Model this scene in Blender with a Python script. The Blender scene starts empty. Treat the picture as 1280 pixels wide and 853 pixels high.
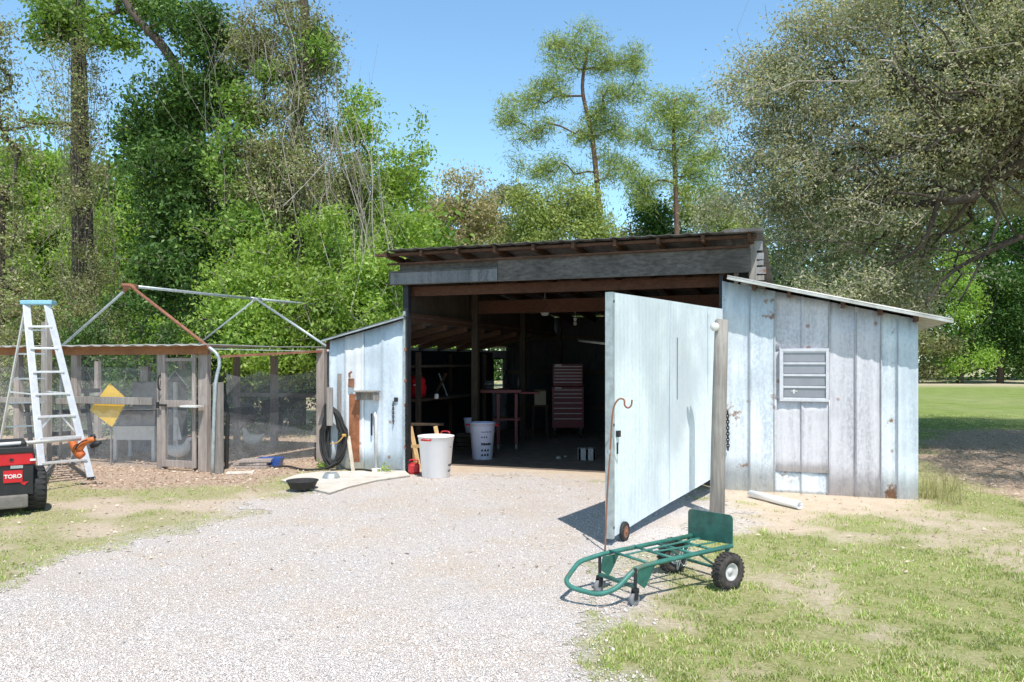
import bpy, math, random
import numpy as np
from mathutils import Vector, Matrix
random.seed(7)
SC = bpy.context.scene
COL = SC.collection
R = math.radians
H0, F = 452.0, 1000.0          # horizon row and focal length of the photograph (1280 px wide)
EYE = 1.6
def G(px, py, z=0.0):           # a point at height z seen at photo pixel
    Y = (EYE - z) * F / (py - H0)
    return ((px - 640) / F * Y, Y, z)
def W(px, py, Y):               # a point at depth Y seen at photo pixel
    return ((px - 640) / F * Y, Y, EYE - (py - H0) / F * Y)
# ------------------------------------------------------------------ objects
ORG = {}
def tag(o, label=None, cat=None, group=None, kind=None):
    if label: o['label'] = label
    if cat: o['category'] = cat
    if group: o['group'] = group
    if kind: o['kind'] = kind
    return o
def thing(name, loc, label, cat, group=None):
    o = bpy.data.objects.new(name, None); COL.objects.link(o)
    o.location = loc; ORG[o] = Vector(loc); o.empty_display_size = .2
    return tag(o, label, cat, group)
def rnd(a, b): return random.uniform(a, b)
class MB:
    def __init__(s): s.v = []; s.f = []
    def add(s, vs, fs):
        n = len(s.v); s.v += [tuple(v) for v in vs]; s.f += [tuple(i + n for i in f) for f in fs]
    def obox(s, o, a, b, c):     # box from corner o with edge vectors
        o, a, b, c = map(Vector, (o, a, b, c))
        vs = [o, o+a, o+a+b, o+b, o+c, o+a+c, o+a+b+c, o+b+c]
        fs = [(0,3,2,1), (4,5,6,7), (0,1,5,4), (1,2,6,5), (2,3,7,6), (3,0,4,7)]
        if a.cross(b).dot(c) < 0: fs = [f[::-1] for f in fs]
        s.add(vs, fs)
    def box(s, c, d, rz=0):
        c = Vector(c); m = Matrix.Rotation(rz, 3, 'Z')
        a, b, e = m @ Vector((d[0],0,0)), m @ Vector((0,d[1],0)), Vector((0,0,d[2]))
        s.obox(c - a/2 - b/2 - e/2, a, b, e)
    def bar(s, p, q, w, h, up=(0,0,1)):
        p, q = Vector(p), Vector(q); d = (q-p).normalized(); up = Vector(up)
        sd = d.cross(up)
        if sd.length < 1e-4: sd = d.cross(Vector((1,0,0)))
        sd.normalize(); u = sd.cross(d).normalized()
        s.obox(p - sd*w/2 - u*h/2, sd*w, q-p, u*h)
    def tube(s, pts, rad, n=8, cap=True, squash=1.0):
        pts = [Vector(p) for p in pts]
        if not hasattr(rad, '__len__'): rad = [rad]*len(pts)
        base = len(s.v); prev = None
        for i, p in enumerate(pts):
            d = (pts[min(i+1, len(pts)-1)] - pts[max(i-1, 0)]).normalized()
            if prev is None:
                a = d.cross(Vector((0,0,1)))
                if a.length < .05: a = d.cross(Vector((1,0,0)))
            else:
                a = prev - d*prev.dot(d)
            a.normalize(); prev = a; b = d.cross(a)
            for k in range(n):
                t = 2*math.pi*k/n
                s.v.append(tuple(p + (a*math.cos(t)*squash + b*math.sin(t))*rad[i]))
        for i in range(len(pts)-1):
            for k in range(n):
                k2 = (k+1) % n
                s.f.append((base+i*n+k, base+i*n+k2, base+(i+1)*n+k2, base+(i+1)*n+k))
        if cap:
            s.f.append(tuple(base+k for k in range(n))[::-1])
            s.f.append(tuple(base+(len(pts)-1)*n+k for k in range(n)))
    def lathe(s, c, prof, n=28, axis=(0,0,1), close=False):
        c = Vector(c); ax = Vector(axis).normalized()
        a = ax.cross(Vector((0,0,1)))
        if a.length < .05: a = Vector((1,0,0))
        a.normalize(); b = ax.cross(a); base = len(s.v)
        for r, h in prof:
            for k in range(n):
                t = 2*math.pi*k/n
                s.v.append(tuple(c + ax*h + (a*math.cos(t)+b*math.sin(t))*max(r, 1e-4)))
        for i in range(len(prof)-1):
            for k in range(n):
                k2 = (k+1) % n
                s.f.append((base+i*n+k, base+i*n+k2, base+(i+1)*n+k2, base+(i+1)*n+k))
    def build(s, name, m, parent=None, smooth=False, bevel=0):
        me = bpy.data.meshes.new(name)
        off = ORG[parent] if parent else Vector((0,0,0))
        me.from_pydata([(v[0]-off.x, v[1]-off.y, v[2]-off.z) for v in s.v], [], s.f)
        me.materials.append(m)
        if smooth: me.polygons.foreach_set('use_smooth', [True]*len(me.polygons))
        o = bpy.data.objects.new(name, me); COL.objects.link(o)
        if parent: o.parent = parent
        ORG[o] = off
        if smooth:
            try: me.shade_auto_smooth if False else None
            except Exception: pass
        if bevel:
            b = o.modifiers.new('bevel', 'BEVEL'); b.width = bevel; b.segments = 2; b.limit_method = 'ANGLE'; b.angle_limit = R(40)
        return o
def npmesh(name, V, Fq, m, parent=None, smooth=False):   # big meshes from arrays; Fq (n,3) or (n,4)
    me = bpy.data.meshes.new(name)
    V = np.asarray(V, np.float32)
    if parent: V = V - np.array(ORG[parent], np.float32)
    me.vertices.add(len(V)); me.vertices.foreach_set('co', V.ravel())
    k = Fq.shape[1]
    me.loops.add(Fq.size); me.loops.foreach_set('vertex_index', Fq.astype(np.int32).ravel())
    me.polygons.add(len(Fq)); me.polygons.foreach_set('loop_start', (np.arange(len(Fq))*k).astype(np.int32))
    if smooth: me.polygons.foreach_set('use_smooth', np.ones(len(Fq), bool))
    me.update(calc_edges=True)
    me.materials.append(m)
    o = bpy.data.objects.new(name, me); COL.objects.link(o)
    if parent: o.parent = parent; ORG[o] = ORG[parent]
    else: ORG[o] = Vector((0,0,0))
    return o
# ------------------------------------------------------------------ materials
class NT:
    def __init__(s, name):
        s.m = bpy.data.materials.new(name); s.m.use_nodes = True
        s.t = s.m.node_tree; s.t.nodes.clear()
        s.out = s.n('ShaderNodeOutputMaterial')
    def n(s, ty, **kw):
        x = s.t.nodes.new(ty)
        for k, v in kw.items():
            if k.startswith('i_'): x.inputs[k[2:].replace('_', ' ')].default_value = v
            else: setattr(x, k, v)
        return x
    def l(s, a, b): s.t.links.new(a, b)
    def coords(s, scale=(1,1,1), world=False):
        g = s.n('ShaderNodeNewGeometry'); mp = s.n('ShaderNodeMapping')
        mp.inputs['Scale'].default_value = scale
        s.l(g.outputs['Position'], mp.inputs['Vector']); return mp.outputs['Vector']
    def noise(s, scale, detail=4, rough=.55, vec=None, stretch=(1,1,1)):
        x = s.n('ShaderNodeTexNoise'); x.inputs['Scale'].default_value = scale
        x.inputs['Detail'].default_value = detail; x.inputs['Roughness'].default_value = rough
        s.l(vec or s.coords(stretch), x.inputs['Vector']); return x.outputs['Fac']
    def ramp(s, fac, stops):
        x = s.n('ShaderNodeValToRGB'); e = x.color_ramp.elements
        while len(e) < len(stops): e.new(.5)
        for i, (p, c) in enumerate(stops):
            e[i].position = p; e[i].color = (*c, 1) if hasattr(c, '__len__') else (c, c, c, 1)
        s.l(fac, x.inputs['Fac']); return x.outputs['Color']
    def mix(s, fac, a, b, mode='MIX'):
        x = s.n('ShaderNodeMix', data_type='RGBA', blend_type=mode)
        for v, i in ((fac, 0), (a, 6), (b, 7)):
            if hasattr(v, 'default_value') or hasattr(v, 'is_linked'): s.l(v, x.inputs[i])
            else: x.inputs[i].default_value = (*v, 1) if hasattr(v, '__len__') else v
        return x.outputs[2]
    def bump(s, h, strength=.3, dist=.01):
        b = s.n('ShaderNodeBump'); b.inputs['Strength'].default_value = strength; b.inputs['Distance'].default_value = dist
        s.l(h, b.inputs['Height']); return b.outputs['Normal']
    def pbr(s, col, rough=.6, metal=0, normal=None, spec=.5):
        p = s.n('ShaderNodeBsdfPrincipled')
        if hasattr(col, 'is_linked'): s.l(col, p.inputs['Base Color'])
        else: p.inputs['Base Color'].default_value = (*col, 1)
        if hasattr(rough, 'is_linked'): s.l(rough, p.inputs['Roughness'])
        else: p.inputs['Roughness'].default_value = rough
        p.inputs['Metallic'].default_value = metal
        p.inputs['Specular IOR Level'].default_value = spec
        if normal: s.l(normal, p.inputs['Normal'])
        s.l(p.outputs[0], s.out.inputs[0]); return p
def mk(name, c1, c2=None, scale=8, rough=.6, metal=0, bump=.2, stretch=(1,1,1), dirt=None, spec=.5):
    n = NT(name); c2 = c2 or tuple(x*.75 for x in c1)
    a = n.noise(scale, 6, .6, stretch=stretch)
    col = n.mix(n.ramp(a, [(.35, 0), (.65, 1)]), c2, c1)
    if dirt:
        d = n.noise(3.1, 6, .7); col = n.mix(n.ramp(d, [(.56, 0), (.66, 1)]), col, dirt)
    fine = n.noise(scale*7, 3, .6, stretch=stretch)
    n.pbr(col, rough, metal, n.bump(fine, bump, .004), spec); return n.m
def wood(name, c1, c2, axis=2, scale=5, rough=.85):
    st = [9, 9, 9]; st[axis] = .6
    n = NT(name); a = n.noise(scale, 8, .65, stretch=st); b = n.noise(1.7, 4, .6)
    col = n.mix(n.ramp(a, [(.3, 0), (.68, 1)]), c2, c1)
    col = n.mix(n.ramp(b, [(.4, 0), (.75, .55)]), col, tuple(x*.5 for x in c2))
    n.pbr(col, rough, 0, n.bump(a, .5, .006), .25); return n.m
def siding(name, base, dark, rust=.62, ribs=0, spots=.75):
    n = NT(name)
    st = n.noise(1.6, 6, .65, stretch=(6, 6, .5)); sp = n.noise(34, 4, .65, stretch=(1, 1, .6)); big = n.noise(.9, 3)
    col = n.mix(n.ramp(st, [(.38, 0), (.58, 1)]), dark, base)
    col = n.mix(n.ramp(sp, [(.42, .0), (.62, .6)]), col, tuple(min(1, x*1.15) for x in base))
    col = n.mix(n.ramp(big, [(.42, 0), (.62, .6)]), col, tuple(x*.72 for x in dark))
    r1 = n.noise(2.6, 7, .68); r2 = n.noise(30, 4, .7)
    rc = n.ramp(r2, [(.3, (.12, .05, .025)), (.7, (.42, .2, .09))])
    col = n.mix(n.ramp(r1, [(rust, 0), (rust+.05, .9)]), col, rc)
    vd = n.n('ShaderNodeTexVoronoi'); vd.inputs['Scale'].default_value = 3.3; vd.inputs['Randomness'].default_value = 1
    n.l(n.coords(), vd.inputs['Vector'])
    col = n.mix(n.ramp(vd.outputs['Distance'], [(.05, spots), (.11, 0)]), col, rc)
    bumpn = n.noise(3.2, 5, .6, stretch=(1, 1, .45))
    n.pbr(col, .5, .0, n.bump(bumpn, .6, .02), .4); return n.m
def leafmat(name, stops, trans=.35, clump=.6, gloss=.35):
    n = NT(name); g = n.n('ShaderNodeNewGeometry')
    c = n.ramp(g.outputs['Random Per Island'], stops)
    nz = n.noise(clump, 3, .6)
    c = n.mix(n.ramp(nz, [(.33, .6), (.6, 0)]), c, tuple(x*.45 for x in stops[len(stops)//2][1]))
    p = n.pbr(c, .5, 0, None, gloss)
    tr = n.n('ShaderNodeBsdfTranslucent'); n.l(n.mix(1.0, c, (1.0, 1.0, .55), 'MULTIPLY'), tr.inputs['Color'])
    mx = n.n('ShaderNodeMixShader'); mx.inputs[0].default_value = trans
    n.l(p.outputs[0], mx.inputs[1]); n.l(tr.outputs[0], mx.inputs[2]); n.l(mx.outputs[0], n.out.inputs[0])
    return n.m
def net(name, col, alpha, wave=40):
    n = NT(name); d = n.n('ShaderNodeBsdfDiffuse'); t = n.n('ShaderNodeBsdfTransparent'); m = n.n('ShaderNodeMixShader')
    nz = n.noise(3.5, 5, .65); w = n.noise(wave, 2, .5)
    d.inputs['Color'].default_value = (*col, 1)
    mm = n.n('ShaderNodeMath', operation='MULTIPLY')
    n.l(n.ramp(nz, [(.3, alpha*.6), (.7, alpha*1.35)]), mm.inputs[0]); n.l(n.ramp(w, [(.35, .6), (.6, 1.0)]), mm.inputs[1])
    n.l(mm.outputs[0], m.inputs[0]); n.l(t.outputs[0], m.inputs[1]); n.l(d.outputs[0], m.inputs[2]); n.l(m.outputs[0], n.out.inputs[0])
    return n.m
M = {}
M['door'] = siding('door_metal', (.78, .86, .91), (.68, .77, .84), .90, 0, 0)
M['blue'] = siding('blue_galvanised', (.72, .79, .86), (.54, .63, .72), .72)
M['blue2'] = siding('blue_galvanised_rusty', (.74, .79, .84), (.50, .57, .65), .575)
M['lav'] = siding('lavender_galvanised', (.64, .63, .68), (.45, .445, .49), .72)
M['white'] = siding('white_galvanised', (.88, .89, .91), (.76, .79, .82), .68)
M['darkseam'] = mk('dark_seam', (.20, .20, .22), (.30, .30, .33), 3, .8)
M['oldtin'] = siding('old_tin', (.50, .52, .54), (.30, .31, .33), .55)
M['windowpaint'] = mk('window_paint', (.66, .67, .72), (.55, .56, .61), 9, .5)
M['rimpaint'] = mk('dusty_rim', (.66, .65, .66), (.42, .40, .38), 16, .6)
M['palewood'] = wood('pale_plank', (.80, .72, .60), (.60, .50, .38))
M['rust'] = mk('rusty_sheet', (.42, .17, .08), (.22, .08, .04), 9, .8)
M['greywood'] = wood('weathered_wood', (.44, .41, .38), (.24, .215, .20))
M['greywood_x'] = wood('weathered_beam', (.19, .172, .16), (.065, .058, .054), 0, 3)
M['penwood'] = wood('pen_wood', (.52, .46, .42), (.27, .22, .20))
M['brownwood'] = wood('brown_rafter', (.16, .085, .055), (.06, .034, .024), 0)
M['redwood'] = wood('red_beam', (.13, .06, .038), (.06, .028, .018), 0)
M['freshwood'] = wood('fresh_lumber', (.72, .50, .26), (.52, .34, .16), 2, 5, .7)
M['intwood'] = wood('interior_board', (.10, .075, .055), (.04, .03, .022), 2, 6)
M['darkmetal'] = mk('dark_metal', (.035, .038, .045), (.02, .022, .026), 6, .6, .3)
M['roofmetal'] = mk('roof_metal', (.20, .205, .205), (.10, .095, .09), 5, .6, .4, dirt=(.14, .10, .08))
M['roofedge'] = mk('roof_edge', (.62, .62, .60), (.42, .41, .38), 6, .5, .3)
M['alu'] = mk('aluminium', (.80, .80, .82), (.68, .68, .70), 12, .4, .35)
M['capblue'] = mk('blue_cap', (.30, .58, .72), (.25, .50, .64), 8, .5)
M['galv'] = mk('galvanised_pipe', (.52, .57, .58), (.36, .40, .41), 14, .45, .5)
M['rustpipe'] = mk('rusty_pipe', (.34, .15, .09), (.22, .09, .055), 14, .7)
M['green'] = mk('green_paint', (.04, .17, .135), (.022, .095, .075), 14, .45, 0, .2, dirt=(.13, .12, .08))
M['greenlight'] = mk('green_tube_paint', (.06, .235, .195), (.04, .17, .14), 16, .5, 0, .15, dirt=(.20, .13, .08))
M['rubber'] = mk('black_rubber', (.035, .035, .037), (.02, .02, .02), 20, .75)
M['greyrubber'] = mk('grey_rubber', (.26, .26, .28), (.18, .18, .2), 20, .6)
M['dustyrubber'] = mk('dusty_tyre', (.085, .07, .065), (.03, .028, .028), 30, .85)
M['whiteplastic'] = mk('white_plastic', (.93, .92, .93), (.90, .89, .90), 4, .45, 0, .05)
M['bluewhite'] = mk('grey_white_plastic', (.72, .74, .92), (.68, .70, .88), 4, .45, 0, .05)  # white plastic with bluish shade mixed into its colour
M['whitepaint'] = mk('white_paint', (.78, .77, .76), (.66, .65, .63), 10, .5)
M['red'] = mk('red_plastic', (.55, .03, .04), (.45, .02, .03), 6, .35, 0, .05)
M['redpaint'] = mk('red_paint', (.17, .008, .014), (.11, .006, .01), 8, .5, 0, .1)
M['redgloss'] = mk('red_gloss', (.62, .02, .03), (.52, .015, .02), 5, .28, 0, .03)
M['black'] = mk('black_plastic', (.025, .025, .028), (.015, .015, .015), 10, .5)
M['chrome'] = mk('chrome_strip', (.40, .36, .38), (.3, .28, .30), 10, .4, .5, .05)
M['yellow'] = mk('yellow_paint', (.95, .62, .04), (.88, .52, .03), 9, .5)
M['orange'] = mk('orange_plastic', (.75, .22, .06), (.6, .14, .04), 8, .45)
M['conc'] = mk('concrete', (.72, .68, .62), (.60, .56, .50), 5, .85, 0, .4, dirt=(.5, .42, .34))
M['block'] = mk('cinder_block', (.42, .41, .40), (.3, .29, .28), 25, .9, 0, .6)
M['bluetray'] = mk('blue_plastic', (.04, .12, .42), (.03, .09, .34), 6, .4)
M['cardboard'] = mk('cardboard', (.40, .33, .22), (.32, .26, .17), 6, .8)
M['feather'] = mk('white_feather', (.86, .84, .80), (.74, .70, .66), 24, .8, 0, .5)
M['comb'] = mk('red_comb', (.6, .04, .04), None, 20, .6)
M['beak'] = mk('yellow_beak', (.7, .42, .1), None, 20, .5)
M['coop'] = mk('coop_board', (.30, .31, .33), (.22, .22, .24), 6, .8)
M['screen'] = mk('window_glass', (.30, .31, .36), (.25, .26, .30), 3, .25, 0, .02, spec=.8)
M['tube'] = mk('fluorescent_tube', (.55, .55, .52), None, 4, .4)
M['net'] = net('wire_netting', (.66, .66, .68), .20)
M['netdark'] = net('dark_shade_net', (.12, .12, .13), .62)
M['netlight'] = net('upper_netting', (.42, .42, .42), .12)
M['ink'] = mk('black_ink', (.03, .03, .06), None, 10, .6)
M['bark'] = wood('tree_bark', (.15, .12, .10), (.06, .048, .04), 2, 3, .9)
M['barkdark'] = wood('oak_bark', (.12, .10, .085), (.05, .042, .036), 2, 3, .9)
M['barkpine'] = wood('pine_bark', (.22, .13, .10), (.11, .065, .05), 2, 3, .9)
M['twig'] = mk('grey_twig', (.30, .26, .22), (.18, .15, .13), 6, .9, 0, .1)
M['twigpale'] = mk('pale_twig', (.46, .42, .37), (.34, .30, .26), 6, .9, 0, .1)
L = {}
L['bright'] = leafmat('leaf_bright', [(0, (.20, .36, .05)), (.5, (.40, .60, .10)), (1, (.64, .80, .30))], .5)
L['mid'] = leafmat('leaf_mid', [(0, (.13, .25, .04)), (.5, (.26, .44, .08)), (1, (.46, .64, .20))], .45)
L['dark'] = leafmat('leaf_dark', [(0, (.045, .10, .025)), (.6, (.10, .21, .045)), (1, (.24, .40, .11))], .35)  # dark green leaf, also carries crown and undergrowth shade as colour
L['olive'] = leafmat('leaf_olive', [(0, (.24, .28, .15)), (.4, (.47, .53, .32)), (.75, (.66, .67, .52)), (1, (.90, .80, .64))], .5, .5)
L['tangle'] = leafmat('leaf_tangle', [(0, (.18, .16, .10)), (.4, (.42, .38, .24)), (.6, (.32, .44, .13)), (1, (.66, .60, .42))], .4)
L['pale'] = leafmat('leaf_pale', [(0, (.40, .36, .18)), (.5, (.56, .50, .26)), (1, (.68, .60, .38))], .4)
L['yellowgreen'] = leafmat('leaf_yellowgreen', [(0, (.30, .38, .10)), (.5, (.45, .54, .17)), (1, (.58, .66, .26))], .42)
L['pine'] = leafmat('pine_needles', [(0, (.20, .29, .09)), (.5, (.42, .54, .16)), (1, (.66, .72, .30))], .4, .5)
L['cypress'] = leafmat('leaf_cypress', [(0, (.26, .46, .07)), (.5, (.42, .66, .12)), (1, (.54, .76, .20))], .45)
L['grass'] = leafmat('grass_blade', [(0, (.28, .40, .08)), (.35, (.44, .60, .14)), (.55, (.58, .68, .24)), (.68, (.80, .72, .44)), (1, (.88, .80, .58))], .3, 1.2)
L['tallgrass'] = leafmat('tall_grass_blade', [(0, (.30, .32, .10)), (.5, (.52, .48, .24)), (1, (.62, .54, .34))], .3, 2)
L['litter'] = leafmat('leaf_litter', [(0, (.36, .24, .17)), (.4, (.64, .49, .38)), (1, (.86, .74, .60))], .1, 2)
def stonemat():
    n = NT('gravel_stone'); g = n.n('ShaderNodeNewGeometry')
    c = n.ramp(g.outputs['Random Per Island'], [(0, (.34, .305, .285)), (.05, (.56, .51, .485)), (.45, (.84, .775, .74)), (.85, (.90, .845, .81)), (.96, (.86, .82, .79)), (1, (.64, .48, .36))])
    n.pbr(c, .85, 0, None, .2); return n.m
M['stone'] = stonemat()
# ------------------------------------------------------------------ noise in numpy
_rs = np.random.RandomState(5)
_tab = _rs.rand(256, 256)
def vnoise(x, y, sc, o=0):
    x = np.asarray(x)/sc + 37.3 + o*11.7; y = np.asarray(y)/sc + 51.9 + o*7.1
    xi = np.floor(x).astype(int); yi = np.floor(y).astype(int); fx = x-xi; fy = y-yi
    fx = fx*fx*(3-2*fx); fy = fy*fy*(3-2*fy)
    t = lambda a, b: _tab[a % 256, b % 256]
    return (t(xi, yi)*(1-fx)+t(xi+1, yi)*fx)*(1-fy)+(t(xi, yi+1)*(1-fx)+t(xi+1, yi+1)*fx)*fy
def fbm(x, y, sc, o=0): return (vnoise(x, y, sc, o)*.5+vnoise(x, y, sc/2.1, o+1)*.28+vnoise(x, y, sc/4.3, o+2)*.22)
def sdf(poly, x, y):             # >0 inside
    x = np.asarray(x, float); y = np.asarray(y, float); d = np.full(x.shape, 1e9); ins = np.zeros(x.shape, bool)
    for i in range(len(poly)):
        ax, ay = poly[i][:2]; bx, by = poly[(i+1) % len(poly)][:2]
        ex, ey = bx-ax, by-ay; t = np.clip(((x-ax)*ex+(y-ay)*ey)/(ex*ex+ey*ey+1e-9), 0, 1)
        d = np.minimum(d, np.hypot(x-ax-t*ex, y-ay-t*ey))
        c = ((ay > y) != (by > y)) & (x < (bx-ax)*(y-ay)/((by-ay) if by != ay else 1e-9)+ax); ins ^= c
    return np.where(ins, d, -d)
# ------------------------------------------------------------------ shed frame
P0 = Vector((2.65, 10.0, 0)); U = Vector((.9397, -.342, 0)); V_ = Vector((.342, .9397, 0)); Z = Vector((0,0,1))
def S(s, t, z=0.0): return P0 + U*s + V_*t + Z*z
# ------------------------------------------------------------------ ground
gravel_poly = [G(-60, 756), G(60, 716), G(200, 676), G(310, 643), G(380, 618), G(470, 600), G(560, 597), G(700, 597), G(860, 612), G(885, 640), G(850, 672), G(790, 700), G(722, 756), G(712, 800), G(745, 862), (0.5, 2.5), (-4.5, 2.5)]
litter_poly = [G(40, 598), G(110, 612), G(230, 612), G(330, 608), G(420, 588), (-2.4, 13.4), (-3, 17), (-14, 17), (-14, 11.5)]
door_dirt = [G(440, 604), G(520, 597), G(640, 602), G(780, 604), G(900, 612), S(0, .6), S(0, 5), S(-5.6, 5), S(-5.2, .1)]
oak_poly = [G(1146, 560), G(1150, 600), G(1210, 612), G(1330, 640), (12, 8.5), (20, 14), (16, 20), (9.5, 18.2), (8.6, 16)]
wallstrip = [S(-.1, -.1), S(.2, -.75), G(985, 662), G(1090, 648), G(1180, 640), S(2.6, 0), S(2.2, .3)]
def masks(x, y):
    n1 = fbm(x, y, .9, 3); n2 = fbm(x, y, .28, 9); n3 = fbm(x, y, 2.6, 17)
    gravel = sdf(gravel_poly, x, y) + (n1-.5)*1.0 + (n2-.5)*.6
    litter = np.clip(np.maximum(sdf(litter_poly, x, y), sdf(oak_poly, x, y))*1.6+.5+(n1-.5)*2.2, 0, 1)
    dd = np.clip(np.maximum(sdf(door_dirt, x, y), sdf(wallstrip, x, y))*2.0+.5+(n1-.5)*1.5+(n2-.5), 0, 1)
    bare = np.clip((n3-.50)*3.2+(n1-.5)*2.6+(n2-.5)*1.3+.20, 0, 1)
    left = (x < -2)
    bare = np.where(left, np.clip(bare+.36, 0, 1), np.clip(bare+.13, 0, 1))
    far = np.clip((y-11)/6, 0, 1)*(x > 0)
    bare = bare*(1-far*.85); bare = np.maximum(bare, np.clip((y-52)/3, 0, 1)*(x > 0)*np.clip(n3*2.2-.5, .2, .9))
    return gravel, litter, dd, bare
def axis(a, b, step, lo, hi):
    v = list(np.arange(a, b+1e-6, step)); g = step; p = a
    while p > lo: g *= 1.25; p -= g; v.insert(0, p)
    g = step; p = b
    while p < hi: g *= 1.25; p += g; v.append(p)
    return np.array(v)
gx = axis(-9, 9, .07, -900, 900); gy = axis(3, 18, .07, -60, 1500)
X, Y = np.meshgrid(gx, gy); nx, ny = len(gx), len(gy)
grv, lit, dd, bare = masks(X.ravel(), Y.ravel())
Zg = (fbm(X.ravel(), Y.ravel(), 1.4, 5)-.5)*.02*(np.hypot(X.ravel(), Y.ravel()) < 60)*np.clip(-grv*1.6-.3, 0, 1)
Zg = np.where((sdf([S(-6, -.6), S(2.4, -.6), S(2.4, 8), S(-6, 8)], X.ravel(), Y.ravel()) > -.2), 0, Zg)
idx = np.arange(nx*ny).reshape(ny, nx)
Fg = np.stack([idx[:-1, :-1].ravel(), idx[:-1, 1:].ravel(), idx[1:, 1:].ravel(), idx[1:, :-1].ravel()], 1)
def groundmat():
    n = NT('ground_soil'); at = n.n('ShaderNodeAttribute', attribute_name='mask'); sep = n.n('ShaderNodeSeparateColor')
    n.l(at.outputs['Color'], sep.inputs[0])
    f1 = n.noise(26, 6, .7); f2 = n.noise(5, 5, .65); f3 = n.noise(140, 3, .6); far = n.noise(.5, 4, .6)
    grass = n.mix(n.ramp(f1, [(.36, 0), (.62, 1)]), (.26, .31, .08), (.56, .52, .26))
    grass = n.mix(n.ramp(far, [(.35, 0), (.7, .5)]), grass, (.32, .43, .10))
    gp_ = n.n('ShaderNodeNewGeometry'); sp_ = n.n('ShaderNodeSeparateXYZ'); n.l(gp_.outputs['Position'], sp_.inputs[0]); mr = n.n('ShaderNodeMapRange'); mr.inputs['From Min'].default_value = 11; mr.inputs['From Max'].default_value = 19; n.l(sp_.outputs['Y'], mr.inputs['Value'])
    grass = n.mix(mr.outputs[0], grass, n.mix(n.ramp(n.noise(1.3, 6, .7), [(.35, 0), (.65, 1)]), (.19, .30, .06), (.34, .44, .13)))
    f4 = n.noise(75, 5, .75); grass = n.mix(n.ramp(f4, [(.38, .55), (.55, 0)]), grass, (.12, .15, .04))
    sand = n.mix(n.ramp(f1, [(.35, 0), (.65, 1)]), (.58, .47, .35), (.78, .67, .55))
    lit_ = n.mix(n.ramp(f1, [(.38, 0), (.62, 1)]), (.42, .30, .22), (.70, .55, .44))
    dirt = n.mix(n.ramp(f2, [(.3, 0), (.7, 1)]), (.66, .52, .39), (.78, .66, .53))
    gr_ = n.mix(n.ramp(f1, [(.4, 0), (.6, 1)]), (.50, .46, .42), (.84, .79, .75)); am = n.n('ShaderNodeMath', operation='MULTIPLY'); n.l(at.outputs['Alpha'], am.inputs[0]); n.l(n.ramp(f2, [(.35, .35), (.6, 1)]), am.inputs[1])
    c = n.mix(sep.outputs[0], grass, sand); c = n.mix(sep.outputs[1], c, lit_); c = n.mix(sep.outputs[2], c, dirt); c = n.mix(am.outputs[0], c, gr_)
    c = n.mix(n.ramp(f3, [(.35, .3), (.6, 0)]), c, (.14, .10, .07))
    n.pbr(c, .95, 0, n.bump(f4, .7, .02), .1); return n.m
ground = npmesh('ground', np.stack([X.ravel(), Y.ravel(), Zg], 1), Fg, groundmat())
ca = ground.data.color_attributes.new('mask', 'FLOAT_COLOR', 'POINT')
ca.data.foreach_set('color', np.stack([bare, lit, dd, np.clip(grv*2.2+1.0, 0, 1)], 1).astype(np.float32).ravel())
tag(ground, kind='structure')
# gravel drive sheet
sx = np.arange(-7, 4.5, .035); sy = np.arange(2.5, 11.6, .035)
GX, GY = np.meshgrid(sx, sy); gi = np.arange(GX.size).reshape(GX.shape)
cx, cy = GX[:-1, :-1]+.0175, GY[:-1, :-1]+.0175
gm, _, gdd, _ = masks(cx.ravel(), cy.ravel())
keep = (gm + (np.random.RandomState(2).rand(gm.size)-.5)*.1) > 0
Fq = np.stack([gi[:-1, :-1].ravel(), gi[:-1, 1:].ravel(), gi[1:, 1:].ravel(), gi[1:, :-1].ravel()], 1)[keep]
def gravelmat():
    n = NT('gravel_bed'); v = n.n('ShaderNodeTexVoronoi'); v.inputs['Scale'].default_value = 85
    n.l(n.coords(), v.inputs['Vector'])
    v2 = n.n('ShaderNodeTexVoronoi'); v2.inputs['Scale'].default_value = 130; n.l(n.coords(), v2.inputs['Vector'])
    sep = n.n('ShaderNodeSeparateColor'); n.l(v.outputs['Color'], sep.inputs[0])
    c = n.ramp(sep.outputs[0], [(0, (.55, .50, .47)), (.35, (.81, .745, .71)), (.75, (.87, .805, .77)), (1, (.92, .87, .84))])
    c = n.mix(n.ramp(v.outputs['Distance'], [(.5, 0), (.85, .4)]), c, (.52, .455, .41))
    p = n.noise(1.1, 5, .65); c = n.mix(n.ramp(p, [(.42, 0), (.62, .7)]), c, (.76, .63, .51))
    p2 = n.noise(.45, 3, .5); c = n.mix(n.ramp(p2, [(.4, 0), (.7, .25)]), c, (.62, .59, .58))
    n.pbr(c, .9, 0, n.bump(v.outputs['Distance'], .9, -.02), .2); return n.m
gv = np.stack([GX.ravel(), GY.ravel(), np.full(GX.size, .004)], 1)
used = np.unique(Fq); rem = np.full(GX.size, -1); rem[used] = np.arange(len(used))
tag(npmesh('gravel_drive', gv[used], rem[Fq], gravelmat()), kind='structure')
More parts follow.
